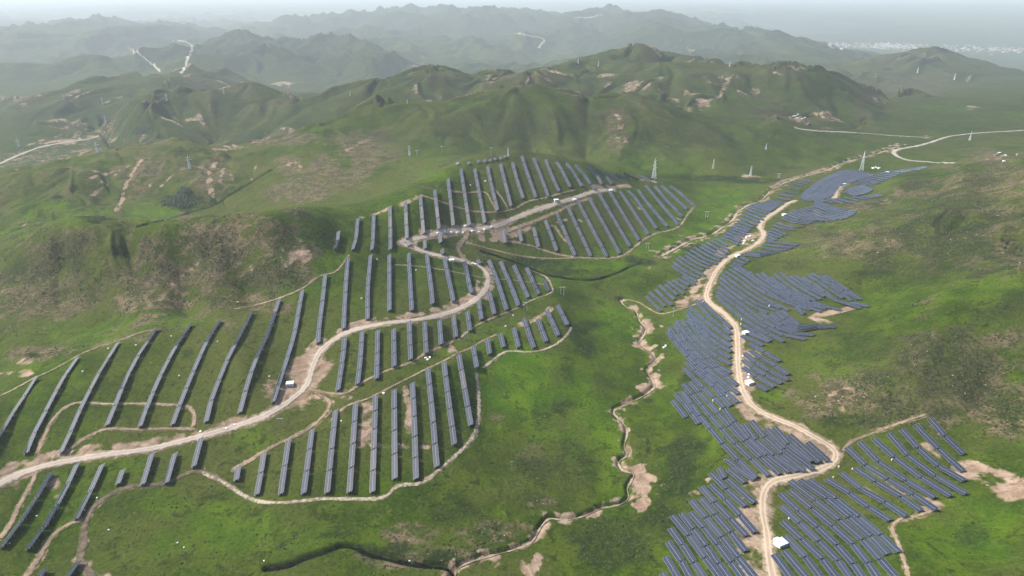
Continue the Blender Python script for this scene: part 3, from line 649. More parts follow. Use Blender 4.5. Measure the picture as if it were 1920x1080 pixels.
def make_strip(name, label, matk, width, w, lift=.16, wild=0):
    # even spacing along the line
    w = np.array(w); seg = np.hypot(*np.diff(w, axis=0).T); s = np.concatenate([[0], np.cumsum(seg)])
    dist = np.median(w[:, 1]); step = max(1.2, dist * .0045)
    n = max(3, int(s[-1] / step)); t = np.linspace(0, s[-1], n)
    x = np.interp(t, s, w[:, 0]); y = np.interp(t, s, w[:, 1])
    if n > 8:
        k = np.array([1, 2, 3, 2, 1]) / 9
        x[2:-2] = np.convolve(x, k, 'valid'); y[2:-2] = np.convolve(y, k, 'valid')
    dx, dy = np.gradient(x), np.gradient(y); L = np.hypot(dx, dy) + 1e-9
    nx, ny = -dy / L, dx / L
    M = 5; V = []; Fc = []
    ww = width * (1 + .18 * np.array([math.sin(k * .37) + math.sin(k * .113 + 1) for k in range(n)]) * .5)
    if wild: ww = width * np.clip(1 + 1.5 * perlin(np.arange(n) * .21 + .3, np.zeros(n) + .5, 5) + .8 * perlin(np.arange(n) * .6, np.zeros(n) + .5, 9), .35, 2.6)
    jl = np.array([random.uniform(-.15, .15) for _ in range(n)]); jr = np.array([random.uniform(-.15, .15) for _ in range(n)])
    for k in range(n):
        for q in range(M):
            f = q / (M - 1) - .5
            f2 = f + (jl[k] if q == 0 else jr[k] if q == M - 1 else 0)
            X, Y = x[k] + nx[k] * f2 * ww[k], y[k] + ny[k] * f2 * ww[k]
            edge_drop = .10 if q in (0, M - 1) else 0
            V.append((X, Y, hgt(X, Y) + lift + dist * .0003 - edge_drop))
    for k in range(n - 1):
        for q in range(M - 1):
            a = k * M + q; Fc.append((a, a + 1, a + M + 1, a + M))
    me = mesh_np(name, V, Fc, SM[matk], True)
    uv = me.uv_layers.new(name="UVMap")
    vi = np.empty(len(me.loops), np.int32); me.loops.foreach_get('vertex_index', vi)
    uvs = np.stack([t[vi // M], (vi % M) / (M - 1)], 1).reshape(-1).astype(np.float32)
    uv.data.foreach_set('uv', uvs)
    return link(name, me, kind='structure', label=label)
for (nm, lb, mk, w, pts), wl in zip(ROADS, road_w): make_strip(nm, lb, mk, w, wl)
for (nm, lb, mk, w, pts), wl in zip(STREAMS, stream_w): make_strip(nm, lb, mk, w, wl, .22 if mk == 'sand' else .5, 1)
# ------------------------------------------------------------------ solar panel rows, traced on the ground
def X5(x0, y0, *rows):
    """rows read off a five-fold enlargement whose corner lies at x0, y0"""
    return [[(x0 + x / 5, y0 + y / 5) for x, y in r] for r in rows]
def between(guides, n, jit=1.5):
    """n rows spread evenly between guide rows"""
    out = []; r = random.Random(len(guides) * 31 + n)
    G = []
    for g in guides:
        g = np.array(g, float); d = np.concatenate([[0], np.cumsum(np.hypot(*np.diff(g, axis=0).T))]); t = np.linspace(0, d[-1], 5)
        G.append(np.stack([np.interp(t, d, g[:, 0]), np.interp(t, d, g[:, 1])], 1))
    G = np.array(G)
    for k in range(n):
        f = k / (n - 1) * (len(G) - 1); i = min(int(f), len(G) - 2); f -= i
        q = G[i] * (1 - f) + G[i + 1] * f
        a, b = q[1] - q[0], q[-1] - q[-2]
        q[0] += a / (np.hypot(*a) + 1e-6) * r.uniform(-jit, jit); q[-1] += b / (np.hypot(*b) + 1e-6) * r.uniform(-jit, jit)
        out.append([tuple(p) for p in q])
    return out

BLOCKS = []   # group phrase, what the row looks like, ordering phrase, rows
BLOCKS.append(("long panel rows above the left gravel road", "long grey panel row above the left gravel road", "from the left", [
 [(68,705),(50,732),(33,757),(0,815),(-30,865)],[(145,668),(118,707),(94,754),(70,795),(48,850)],[(221,640),(190,690),(156,753),(130,812),(113,849)],
 [(294,614),(262,660),(235,710),(217,757),(200,797)],[(358,606),(325,655),(297,710),(277,757),(262,800)],[(413,599),(399,620),(384,645),(360,700),(337,757),(323,796)],
 [(472,584),(458,612),(426,672),(409,714),(395,752),(386,790)],[(523,560),(503,624),(484,664),(465,714),(449,773)],[(567,543),(551,630),(538,672),(524,714),(512,754)],
 [(610,513),(605,560),(598,615),(596,642)],[(652,484),(650,510),(646,570),(644,616)],[(695,478),(689,544),(689,598)],[(730,477),(730,544),(730,582)],
 [(766,474),(770,544),(772,582)],[(800,476),(809,544),(811,570)],[(833,484),(846,544),(850,565)],[(871,490),(882,544),(884,549)],
 [(895,487),(899,494)],[(916,488),(931,522),(950,581)],[(938,490),(960,540),(972,573)],[(963,497),(990,557)],[(987,502),(1010,551)],[(1019,524),(1030,544)]]))
BLOCKS.append(("short panel rows below the bend of the gravel road", "grey panel row just below the gravel road", "from the left", [
 [(646,632),(644,658),(636,714),(633,731)],[(679,620),(675,680),(670,720)],[(708,618),(707,670),(706,710)],[(738,616),(739,687)],[(767,602),(770,674)],[(796,603),(799,662)],
 [(824,601),(827,646)],[(850,592),(855,632)],[(876,583),(881,620)],[(897,564),(903,599)],[(917,548),(927,589)]]))
BLOCKS.append(("panel rows along the edge of the meadow", "pale grey panel row beside the meadow", "from the left", [
 [(447,873),(443,899)],[(495,846),(488,890),(481,927)],[(541,823),(533,876),(526,926)],[(585,803),(577,864),(569,925)],[(629,766),(621,845),(613,924)],[(667,754),(661,840),(655,923)],
 [(704,739),(701,830),(698,923)],[(739,729),(740,897)],[(773,717),(777,800),(780,898)],[(802,690),(811,780),(819,875)],[(832,678),(842,760),(852,834)],[(860,664),(871,730),(883,798)],
 [(887,649),(894,691)],[(914,634),(918,663)],[(938,625),(944,650)],[(963,614),(972,651)],[(982,596),(1001,652)],[(1008,597),(1024,640)],[(1025,581),(1047,629)],[(1045,572),(1064,609)]]))
BLOCKS.append(("dark panel rows in the bottom left corner", "dark panel row in the bottom left corner", "from the left", [
 [(96,884),(66,936),(36,982),(2,1026)],[(146,866),(118,926),(86,982),(51,1030)],[(192,868),(170,918),(142,973)],[(230,880),(221,906)],[(285,850),(276,880),(267,907)],[(328,849),(312,905)],[(377,820),(363,874)],
 [(84,1066),(68,1092)],[(147,1052),(128,1078),(118,1092)]]))
BLOCKS.append(("panel rows on the top of the panel hill", "grey panel row on top of the panel hill", "from the left", [
 [(635,434),(633,452),(628,467)],[(671,409),(667,454),(661,468)],[(701,401),(699,458),(697,469)],[(731,385),(732,430),(732,468)],[(760,378),(763,447)],[(788,365),(794,438)],[(815,356),(823,430)],[(840,334),(850,424)],
 [(864,316),(872,370),(880,423)],[(890,316),(899,365),(909,418)],[(914,311),(922,350),(933,395)],[(938,307),(946,338),(958,386)],[(961,305),(969,336),(981,372)],[(978,292),(989,326),(1005,370)],[(1000,296),(1011,322),(1028,368)],
 [(1023,299),(1035,330),(1048,359)],[(1043,303),(1051,314),(1069,351)],[(1061,306),(1073,320),(1091,349)],[(1078,309),(1093,325),(1107,345)],[(1100,313),(1118,328),(1128,346)],[(1116,317),(1138,333),(1147,345)],
 [(1135,321),(1150,331),(1166,341)],[(1154,325),(1179,337)],[(1170,326),(1197,338)],[(1200,329),(1219,339)]]))
BLOCKS.append(("stub panel rows beside the gravel track", "very short panel row beside the hilltop gravel road", "from the left", [
 [(763,452),(767,460)],[(796,451),(797,466)],[(824,437),(826,455)],[(829,467),(830,476)],[(1110,348),(1115,355)]]))
BLOCKS.append(("small panel tables on the crest of the hill", "small pale panel table on the hill crest", "from the left", [
 [(x - 1, y - 1.0), (x + 2.5, y + 3)] for x, y in [(857,304),(878,304),(897,301),(908,300),(918,299),(927,296),(938,295),(946,292)]]))
BLOCKS.append(("panel rows on the lower east side of the panel hill", "long grey panel row on the lower east hillside", "from the left", [
 [(943,432),(947,455)],[(973,431),(978,453)],[(1000,426),(1010,463)],[(1022,412),(1044,470)],[(1044,400),(1078,479)],[(1064,387),(1108,480)],[(1082,375),(1138,481)],[(1105,372),(1162,475)],[(1122,362),(1181,462)],
 [(1143,360),(1198,450)],[(1162,358),(1216,439)],[(1177,357),(1190,370),(1231,428)],[(1196,356),(1210,376),(1251,424)],[(1210,347),(1272,421)],[(1227,349),(1248,374),(1279,405)],[(1240,347),(1288,392)],[(1256,348),(1266,354),(1301,385)]]))
BLOCKS.append(("panel rows packed right of the dirt road at the bottom", "dark blue panel row right of the bottom dirt road", "from the top", X5(1400, 864,
 [(575,165),(790,310),(1000,470),(1150,590),(1300,720),(1430,845)],[(490,165),(720,320),(920,490),(1060,590),(1190,720),(1325,865)],
 [(400,175),(590,310),(700,430),(820,510),(960,610),(1090,730),(1230,880),(1400,1070),(1450,1130)],[(400,265),(510,360),(600,430),(730,540),(860,650),(990,760),(1130,930),(1230,1070),(1270,1130)],
 [(315,295),(400,390),(510,480),(640,590),(750,700),(880,810),(1000,950),(1090,1070),(1130,1130)],[(325,415),(430,510),(540,620),(660,735),(790,850),(920,1000),(1000,1120)],
 [(330,555),(430,650),(560,770),(690,890),(800,1020),(870,1120)],[(355,695),(460,790),(570,920),(690,1070),(730,1130)],[(350,840),(480,970),(560,1070),(600,1130)],[(255,870),(370,1000),(420,1070),(450,1130)])))
BLOCKS.append(("sparse panel rows on the slope at the right", "dark blue panel row in the sparse lower right group", "from the top right", X5(1440, 764,
 [(1515,90),(1600,200),(1700,300),(1840,430)],[(1380,150),(1470,260),(1590,370),(1720,490),(1835,590)],[(1250,190),(1380,340),(1480,450),(1580,530),(1700,620),(1850,680)],[(1130,225),(1220,340),(1330,460),(1450,560),(1600,650),(1750,745),(1865,805)],
 [(990,270),(1090,380),(1230,490),(1320,580),(1460,660),(1590,740),(1720,825)],[(860,310),(960,430),(1070,520),(1190,600),(1320,690),(1450,770),(1570,840)],[(730,360),(840,460),(930,540),(1070,620),(1170,690),(1310,770),(1450,860),(1580,955)],
 [(820,560),(950,640),(1070,720),(1170,780),(1310,860),(1440,960)],[(680,605),(780,680),(900,770),(1030,840),(1170,920),(1300,1015)],[(540,660),(640,730),(760,790),(880,890),(1010,955),(1150,1050)])))
BLOCKS.append(("panel rows packed left of the dirt road at the bottom", "dark blue panel row left of the bottom dirt road", "from the top right", X5(1230, 864,
 [(590,60),(640,150)],[(670,160),(760,230),(840,310),(920,385)],[(510,100),(590,190),(680,270),(760,340),(840,420)],[(505,210),(600,300),(690,390),(760,470),(850,570),(930,665)],[(420,230),(510,340),(590,420),(680,510),(760,600),(850,695)],
 [(415,335),(500,430),(590,540),(680,640),(760,730),(840,840)],[(325,360),(420,470),(510,570),(600,680),(690,790),(760,880),(860,1000),(940,1100)],[(320,470),(420,580),(510,690),(600,800),(690,920),(800,1060),(840,1120)],
 [(235,480),(320,590),(420,720),(500,830),(590,960),(680,1070),(720,1130)],[(150,500),(250,620),(340,730),(440,870),(540,1000),(630,1120)],[(130,615),(230,750),(300,860),(390,990),(480,1120)],[(110,745),(210,880),(290,1020),(350,1130)],[(90,890),(180,1040),(235,1130)],[(60,1040),(110,1120)])))
BLOCKS.append(("panel rows of the large array left of the dirt road", "blue grey panel row left of the straight dirt road", "from the top", X5(1220, 560,
 [(470,0),(560,100),(660,180),(755,270)],[(420,5),(500,110),(560,180),(660,255),(755,325)],[(355,60),(460,150),(560,240),(650,310),(755,385)],[(340,105),(450,200),(560,310),(650,375),(755,440)],[(335,145),(440,250),(560,370),(650,430),(755,492)],
 [(350,185),(450,320),(560,430),(650,495),(750,548)],[(290,190),(400,340),(520,460),(630,540),(755,607)],[(232,200),(340,340),(450,460),(580,570),(660,640),(755,688)],[(222,235),(330,400),(450,530),(560,610),(690,710),(815,805)],
 [(172,255),(270,390),(370,510),(520,640),(650,750),(825,885)],[(155,300),(260,440),(380,570),(520,700),(680,840),(815,965)],[(330,582),(470,710),(600,820),(755,995)],[(315,642),(440,770),(570,890),(690,1012)])))
BLOCKS.append(("panel rows of the array inside the road bend", "dark blue panel row inside the sharp road bend", "from the left", X5(1220, 700,
 [(205,245),(265,325),(330,400)],[(225,175),(340,300),(455,462)],[(290,160),(400,300),(490,430),(600,550),(720,700),(840,820),(930,900),(990,970)],[(300,88),(430,230),(560,390),(680,520),(800,660),(900,760),(1010,850),(1110,955)],[(365,70),(500,210),(620,350),(740,480),(850,600),(950,700),(1050,790),(1150,870),(1210,940)],
 [(690,315),(790,460),(900,590),(1000,690),(1100,770),(1210,850),(1300,925)],[(870,460),(960,590),(1060,680),(1180,780),(1290,850),(1375,915)],[(940,435),(1040,560),(1150,680),(1280,780),(1360,840),(1445,915)],[(1080,510),(1170,620),(1290,720),(1400,800),(1530,900)],[(1155,490),(1260,620),(1380,720),(1510,825)],[(1300,570),(1420,690),(1500,760),(1580,825)],[(1470,640),(1560,720),(1665,815)],
 [(705,795),(800,865)],[(725,890),(790,940),(880,1015)],[(790,870),(900,940),(970,985)])))
BLOCKS.append(("small group of panel rows right of the dirt road", "blue grey panel row in the small group right of the road", "from the top", X5(1220, 560,
 [(925,415),(1060,490),(1210,580)],[(930,475),(1020,540),(1150,610),(1295,705)],[(875,500),(1000,600),(1110,670),(1295,757)],[(865,565),(1000,670),(1130,740),(1235,785)],[(865,635),(1000,730),(1080,780),(1165,820)],[(1000,800),(1095,850)])))
BLOCKS.append(("curved panel rows right of the road above the hut", "curved blue grey panel row above the white roadside hut", "from the top", X5(1300, 480,
 [(820,500),(900,570),(990,630)],[(770,510),(860,590),(960,650),(1080,640),(1210,650)],[(720,530),(820,610),(930,665),(1030,680),(1180,645)],[(630,520),(700,570),(800,640),(900,690),(1000,700),(1100,680),(1230,650),(1345,655)],
 [(230,285),(420,420),(600,560),(740,650),(860,700),(980,725),(1100,720),(1135,735)],[(220,325),(400,460),(570,590),(700,670),(800,720),(900,745),(1060,772)],[(215,365),(350,490),(480,590),(600,670),(720,730),(855,795)],[(455,635),(580,700),(725,785)],[(520,715),(640,760),(715,795)],[(455,740),(560,790),(655,828)])))
BLOCKS.append(("panel rows of the broad array in the side valley", "blue grey panel row in the broad side valley array", "from the left", X5(1300, 480,
 [(235,228),(360,330),(480,410),(600,490),(700,530)],[(250,195),(400,310),(540,410),(680,490),(780,500)],[(268,160),(400,260),(540,360),(680,440),(830,480)],[(290,132),(430,220),(570,330),(720,420),(900,500)],[(340,118),(470,200),(600,300),(760,390),(950,450),(1040,530)],
 [(380,104),(520,190),(640,280),(800,390),(960,450),(1100,500)],[(430,98),(560,190),(680,270),(850,380),(1000,440),(1200,515)],[(520,142),(600,230),(720,290),(880,370),(1040,430),(1240,490)],[(590,156),(680,230),(800,300),(930,370),(1080,430),(1390,500)],[(640,148),(740,240),(850,310),(980,380),(1095,412)],
 [(720,183),(820,270),(960,350),(1060,400),(1145,408)],[(760,162),(880,260),(1000,340),(1115,395)],[(820,147),(930,240),(1050,320),(1195,398)],[(900,178),(1020,260),(1130,330),(1235,372)],[(950,172),(1080,260),(1220,350),(1335,408)],[(1020,188),(1150,270),(1270,350),(1345,412)],[(1070,168),(1200,250),(1320,330),(1405,388)],
 [(1112,152),(1250,240),(1380,330),(1485,412)],[(1180,172),(1300,240),(1430,330),(1545,402)],[(1232,168),(1350,250),(1470,330),(1575,402)],[(955,485),(1035,535)],[(1120,420),(1250,440),(1290,480)],[(1330,408),(1420,440),(1575,482)],[(1475,428),(1560,455),(1645,466)])))
BLOCKS.append(("panel rows between the stream and the dirt road", "grey panel row between stream and dirt road", "from the bottom", X5(1190, 440,
 [(105,570),(250,710)],[(135,530),(285,665)],[(190,505),(350,655)],[(225,468),(375,602)],[(280,458),(402,557)],[(303,428),(463,547)],[(352,418),(484,502)],[(402,404),(508,467)],[(445,384),(572,462)],
 [(350,285),(470,370),(585,432)],[(360,253),(480,340),(605,397)],[(388,223),(520,310),(663,382)],[(413,195),(540,280),(643,327)],[(472,188),(580,260),(703,307)],[(483,160),(600,230),(718,282)],[(523,135),(650,220),(775,267)],[(553,110),(680,190),(803,242)],
 [(612,105),(720,170),(813,217)],[(632,85),(750,150),(863,207)],[(672,66),(790,130),(873,172)],[(712,50),(830,110),(883,142)],[(762,30),(870,100)])))
BLOCKS.append(("narrow strip of panel rows beside the upper dirt road", "short pale panel row left of the upper dirt road", "from the near end",
 between([[(1352,444),(1384,457)],[(1366,430),(1396,441)],[(1380,418),(1408,428)],[(1394,398),(1428,414)],[(1404,384),(1444,396)],[(1424,381),(1454,390)],[(1440,375),(1470,381)]], 20) +
 between([[(1456,369),(1478,374)],[(1470,358),(1492,362)],[(1486,343),(1506,347)],[(1506,337),(1520,340)]], 7)))
BLOCKS.append(("panel rows on the rise right of the upper dirt road", "pale panel row right of the upper dirt road", "from the far end",
 between([[(1526,374),(1560,388),(1606,395)],[(1530,383),(1566,397),(1598,403)],[(1510,388),(1545,402),(1582,409)],[(1490,392),(1520,405),(1552,413)],[(1476,398),(1500,409),(1526,412)],[(1464,408),(1490,417),(1518,419)]], 13) +
 between([[(1456,416),(1484,427),(1514,421)],[(1446,427),(1474,438)],[(1440,436),(1460,445)],[(1436,446),(1449,452)]], 7)))
BLOCKS.append(("wedge of panel rows below the green spur", "pale panel row in the wedge under the green spur", "from the far end",
 between([[(1438,452),(1470,455),(1496,458)],[(1432,459),(1456,465),(1484,465)],[(1416,469),(1440,474),(1462,471)],[(1400,475),(1416,480),(1438,477)],[(1388,481),(1404,488)],[(1376,490),(1393,495)],[(1369,497),(1388,501)]], 10)))
BLOCKS.append(("dark panel rows beside the short sandy road", "dark far panel row beside the short sandy road", "from the left",
 between([[(1582,358),(1604,366)],[(1590,352),(1616,364)],[(1604,349),(1628,361)],[(1616,346),(1636,356)]], 7, .8)))
FAR = (between([[(1500,367),(1515,372)],[(1508,358),(1552,372)],[(1522,347),(1564,363)],[(1538,335),(1574,349)],[(1556,328),(1594,342)],[(1572,320),(1618,335)],[(1600,318),(1640,328)]], 36) +
       between([[(1602,343),(1634,347)],[(1616,334),(1650,341)],[(1640,327),(1672,331)],[(1664,320),(1696,322)],[(1700,316),(1722,318)],[(1726,312),(1740,313)]], 16) +
       between([[(1500,371),(1522,376)],[(1530,372),(1560,379)],[(1560,371),(1592,381)],[(1590,369),(1618,374)],[(1620,367),(1642,369)],[(1640,364),(1656,366)]], 10))

pm, nt, b = new_mat("solar_glass")
uv = N(nt, 'ShaderNodeUVMap'); sx = N(nt, 'ShaderNodeSeparateXYZ'); nt.links.new(uv.outputs[0], sx.inputs[0])
def line(coord, period, half):
    f = math_n(nt, 'FRACT', math_n(nt, 'DIVIDE', coord, period))
    d = math_n(nt, 'MULTIPLY', math_n(nt, 'SUBTRACT', .5, math_n(nt, 'ABSOLUTE', math_n(nt, 'SUBTRACT', f, .5))), period)
    return math_n(nt, 'LESS_THAN', d, half)
lu = line(sx.outputs[0], 0.72, .024); lv = line(sx.outputs[1], 1.31, .055)
cl = line(sx.outputs[0], .12, .004); cv = line(sx.outputs[1], .127, .004)
cell = mix_c(nt, math_n(nt, 'MULTIPLY', math_n(nt, 'MAXIMUM', cl, cv), .5), (.007, .011, .021), (.10, .11, .15))
col = mix_c(nt, math_n(nt, 'MAXIMUM', lu, lv), cell, (.19, .23, .29))
oi = N(nt, 'ShaderNodeObjectInfo')
col = mix_c(nt, math_n(nt, 'MULTIPLY', ramp(nt, oi.outputs['Random'], .55, 1.0), .35), col, (.055, .062, .088))
nt.links.new(col, b.inputs['Base Color'])
b.inputs['IOR'].default_value = 1.5
nt.links.new(math_n(nt, 'ADD', math_n(nt, 'MULTIPLY', oi.outputs['Random'], .05), .07), b.inputs['Roughness'])
b.inputs['Coat Weight'].default_value = .0; b.inputs['Coat Roughness'].default_value = .12
back, nt, b = new_mat("panel_back"); b.inputs['Base Color'].default_value = (.05, .052, .058, 1); b.inputs['Roughness'].default_value = .6
steel, nt, b = new_mat("galvanised_steel"); b.inputs['Base Color'].default_value = (.33, .34, .35, 1); b.inputs['Metallic'].default_value = .6; b.inputs['Roughness'].default_value = .5

TILT = math.radians(25); PW = 2.62
def orient(a, b):
    dx, dy = b[0] - a[0], b[1] - a[1]; L = math.hypot(dx, dy) or 1
    # width direction points away from the low south edge (towards +x)
    nx, ny = (dy / L, -dx / L)
    if nx * .99 + ny * .14 < 0: nx, ny = -nx, -ny
    nx, ny = nx * .5 + .495, ny * .5 + .07; L = math.hypot(nx, ny)
    return nx / L, ny / L
L_ = lambda e: math.dist(e[0], e[1]) or 1
def table_geo(a, b, V, Fc, UV, legs=None, wid=PW):
    nx, ny = orient(a, b); hw = wid / 2 * math.cos(TILT); rise = wid * math.sin(TILT)
    pts = []; jz = random.uniform(-.05, .07); jr = random.gauss(0, .035)
    for p in (a, b):
        g0, g1 = hgt(p[0] - nx * hw, p[1] - ny * hw), hgt(p[0] + nx * hw, p[1] + ny * hw)
        zl = max(g0 + .6, g1 + .6 - rise)
        pts.append((p[0] - nx * hw, p[1] - ny * hw, zl + jz)); pts.append((p[0] + nx * hw, p[1] + ny * hw, zl + jz + rise * (1 + jr)))
    mean = (pts[0][2] - hgt(pts[0][0], pts[0][1]) + pts[2][2] - hgt(pts[2][0], pts[2][1])) / 2
    T = .07; i = len(V)
    al, ah, bl, bh = pts
    V += [al, ah, bh, bl] + [(q[0], q[1], q[2] - T) for q in (al, ah, bh, bl)]
    Fc += [(i, i + 1, i + 2, i + 3), (i + 7, i + 6, i + 5, i + 4), (i, i + 4, i + 5, i + 1), (i + 1, i + 5, i + 6, i + 2), (i + 2, i + 6, i + 7, i + 3), (i + 3, i + 7, i + 4, i)]
    L = math.dist(al, bl); k = max(1, round(L / .72)) * .72
    UV += [(0, -.02), (0, 2.6), (k, 2.6), (k, -.02)] + [(0, 0)] * 20
    if legs is not None:
        for q in (.22, .8):
            e = [tuple(p0[m_] + (p1[m_] - p0[m_]) * q for m_ in range(3)) for p0, p1 in ((al, ah), (bl, bh))]
            ux, uy = (e[1][0] - e[0][0]) / L_(e), (e[1][1] - e[0][1]) / L_(e); uz = (e[1][2] - e[0][2]) / L_(e)
            e = [(e[0][0] - ux * .25, e[0][1] - uy * .25, e[0][2] - uz * .25), (e[1][0] + ux * .25, e[1][1] + uy * .25, e[1][2] + uz * .25)]
            j = len(legs[0])
            legs[0].extend([(p[0] + nx * s_ * .07, p[1] + ny * s_ * .07, p[2] - T - .02 - dz) for p in e for s_, dz in ((-1, 0), (1, 0), (1, .14), (-1, .14))])
            legs[1].extend([(j, j + 1, j + 5, j + 4), (j + 1, j + 2, j + 6, j + 5), (j + 2, j + 3, j + 7, j + 6), (j + 3, j, j + 4, j + 7), (j, j + 3, j + 2, j + 1), (j + 4, j + 5, j + 6, j + 7)])
        for f in (.15, .5, .85):
            for q in (.22, .8):
                X = al[0] + (bl[0] - al[0]) * f + (ah[0] - al[0]) * q; Y = al[1] + (bl[1] - al[1]) * f + (ah[1] - al[1]) * q
                zt = al[2] + (bl[2] - al[2]) * f + (ah[2] - al[2]) * q - T; zb = hgt(X, Y) - .4
                r = .075; j = len(legs[0])
                legs[0].extend([(X + sx_ * r, Y + sy_ * r, z) for z in (zb, zt - .02) for sx_, sy_ in ((-1, -1), (1, -1), (1, 1), (-1, 1))])
                legs[1].extend([(j, j + 1, j + 5, j + 4), (j + 1, j + 2, j + 6, j + 5), (j + 2, j + 3, j + 7, j + 6), (j + 3, j, j + 4, j + 7)])

def panel_mesh(name, V, Fc, UV, org):
    me = mesh_np(name, [(x - org[0], y - org[1], z - org[2]) for x, y, z in V], Fc, [pm, back])
    l = me.uv_layers.new(name="UVMap"); l.data.foreach_set('uv', np.array(UV, np.float32).reshape(-1))
    me.polygons.foreach_set('material_index', [0 if k % 6 == 0 else 1 for k in range(len(Fc))])
    return me

def row_tables(px, up=1.3):
    q = []
    for a, b in zip(px[:-1], px[1:]):
        m = max(1, int(math.dist(a, b) / 6))
        q += [(a[0] + (b[0] - a[0]) * t / m, a[1] + (b[1] - a[1]) * t / m) for t in range(m)]
    q.append(px[-1])
    w = np.array([cast(x, y, 1.3) for x, y in q][::-1])      # near end first
    s = np.concatenate([[0], np.cumsum(np.hypot(*np.diff(w, axis=0).T))])
    n = max(1, round(s[-1] / 11.6)); Lt = s[-1] / n
    g = .3 if n > 1 else 0
    P_ = lambda t: (float(np.interp(t, s, w[:, 0])), float(np.interp(t, s, w[:, 1])))
    return [(P_(k * Lt + g), P_((k + 1) * Lt - g)) for k in range(n)], s[-1]

def ordinal(k):
    return f"{k}{'th' if 10 <= k % 100 <= 20 else {1: 'st', 2: 'nd', 3: 'rd'}.get(k % 10, 'th')}"
n_rows = 0
for grp, look, order, rows in BLOCKS:
    for k, px in enumerate(rows):
        tabs, L = row_tables(px)
        x, y = tabs[0][0]; org = (x, y, hgt(x, y))
        root = bpy.data.objects.new("panel_row", None); COL.objects.link(root); root.location = org
        root.empty_display_size = .5
        nth = "first" if k == 0 else "last" if k == len(rows) - 1 else ordinal(k + 1)
        root["label"] = f"{look}, {nth} {order}" if nth != "last" else f"{look}, last {order}"
        root["category"] = "solar panels"; root["group"] = grp
        legs = ([], [])
        for a, b_ in tabs:
            V, Fc, UV = [], [], []
            table_geo(a, b_, V, Fc, UV, legs, 2.55 if px[0][0] < 1100 or 'hill' in grp else 2.05 if 'side valley' in grp or 'stream' in grp or 'rise' in grp else 2.45)
            link("panel_table", panel_mesh("panel_table", V, Fc, UV, org), root)
        link("support_frame", mesh_np("support_frame", [(x - org[0], y - org[1], z - org[2]) for x, y, z in legs[0]], legs[1], steel), root)
        n_rows += 1
V, Fc, UV = [], [], []
for px in FAR:
    for a, b_ in row_tables(px)[0]: table_geo(a, b_, V, Fc, UV, None, 2.3)
link("far_solar_panels", panel_mesh("far_solar_panels", V, Fc, UV, (0, 0, 0)), kind='stuff', label="pale sheet of far solar panels filling the valley beside the sandy road")
print("rows", n_rows)
# ------------------------------------------------------------------ things standing about
def flat_mat(name, col, rough=.6, metal=0.0, var=.0):
    m, nt, b = new_mat(name)
    b.inputs['Base Color'].default_value = (*col, 1); b.inputs['Roughness'].default_value = rough; b.inputs['Metallic'].default_value = metal
    if var:
        n_ = noise(nt, N(nt, 'ShaderNodeNewGeometry').outputs['Position'], 1.3, 4)
        nt.links.new(mix_c(nt, ramp(nt, n_, .35, .65), tuple(v * (1 - var) for v in col), col), b.inputs['Base Color'])
    return m
WHITE = flat_mat("white_painted_metal", (.78, .79, .80), .5, 0, .12); GREYR = flat_mat("pale_roof_sheet", (.70, .73, .76), .45, 0, .15)
DOORM = flat_mat("grey_door", (.22, .25, .29), .5); CONC = flat_mat("concrete", (.42, .40, .37), .9, 0, .25)
PYL = flat_mat("galvanised_lattice", (.62, .64, .66), .6, 0); POLE = flat_mat("concrete_pole", (.56, .55, .50), .8, 0, .2)
REDR = flat_mat("red_roof", (.36, .16, .12), .8, 0, .3); BAG = flat_mat("white_plastic", (.80, .80, .76), .5, 0, .1); ROCK = flat_mat("pale_rock", (.27, .235, .18), .9, 0, .4)
INS = flat_mat("brown_insulator", (.10, .06, .05), .4)

class MB:
    def __init__(s): s.v, s.f = [], []
    def box(s, cx, cy, z0, z1, wx, wy, rot=0, taper=1.0):
        c, n_ = math.cos(rot), math.sin(rot); i = len(s.v)
        for z, k in ((z0, 1), (z1, taper)):
            for sx, sy in ((-1, -1), (1, -1), (1, 1), (-1, 1)):
                x, y = sx * wx / 2 * k, sy * wy / 2 * k
                s.v.append((cx + x * c - y * n_, cy + x * n_ + y * c, z))
        s.f += [(i + 3, i + 2, i + 1, i), (i + 4, i + 5, i + 6, i + 7)] + [(i + k, i + (k + 1) % 4, i + 4 + (k + 1) % 4, i + 4 + k) for k in range(4)]
    def bar(s, a, b, r):
        a, b = Vector(a), Vector(b); d = (b - a).normalized(); u = d.orthogonal().normalized(); w_ = d.cross(u); i = len(s.v)
        for p in (a, b):
            for q, e in ((-1, -1), (1, -1), (1, 1), (-1, 1)): s.v.append(tuple(p + u * q * r + w_ * e * r))
        s.f += [(i + 3, i + 2, i + 1, i), (i + 4, i + 5, i + 6, i + 7)] + [(i + k, i + (k + 1) % 4, i + 4 + (k + 1) % 4, i + 4 + k) for k in range(4)]
    def gable(s, wx, wy, z0, z1, over, rot):
        c, n_ = math.cos(rot), math.sin(rot); i = len(s.v); hx, hy = wx / 2 + over, wy / 2 + over; t = .12
        for dz in (0, t):
            for x, y, z in ((-hx, -hy, z0), (hx, -hy, z0), (hx, 0, z1), (-hx, 0, z1), (-hx, hy, z0), (hx, hy, z0)): s.v.append((x * c - y * n_, x * n_ + y * c, z + dz))
        s.f += [(i + 6, i + 7, i + 8, i + 9), (i + 9, i + 8, i + 11, i + 10), (i + 3, i + 2, i + 1, i), (i + 4, i + 5, i + 2, i + 3), (i, i + 1, i + 7, i + 6), (i + 4, i + 10, i + 11, i + 5), (i, i + 6, i + 9, i + 3), (i + 3, i + 9, i + 10, i + 4), (i + 1, i + 2, i + 8, i + 7), (i + 2, i + 5, i + 11, i + 8)]
    def build(s, name, mat, parent=None, **kw): return link(name, mesh_np(name, s.v, s.f, mat), parent, **kw)
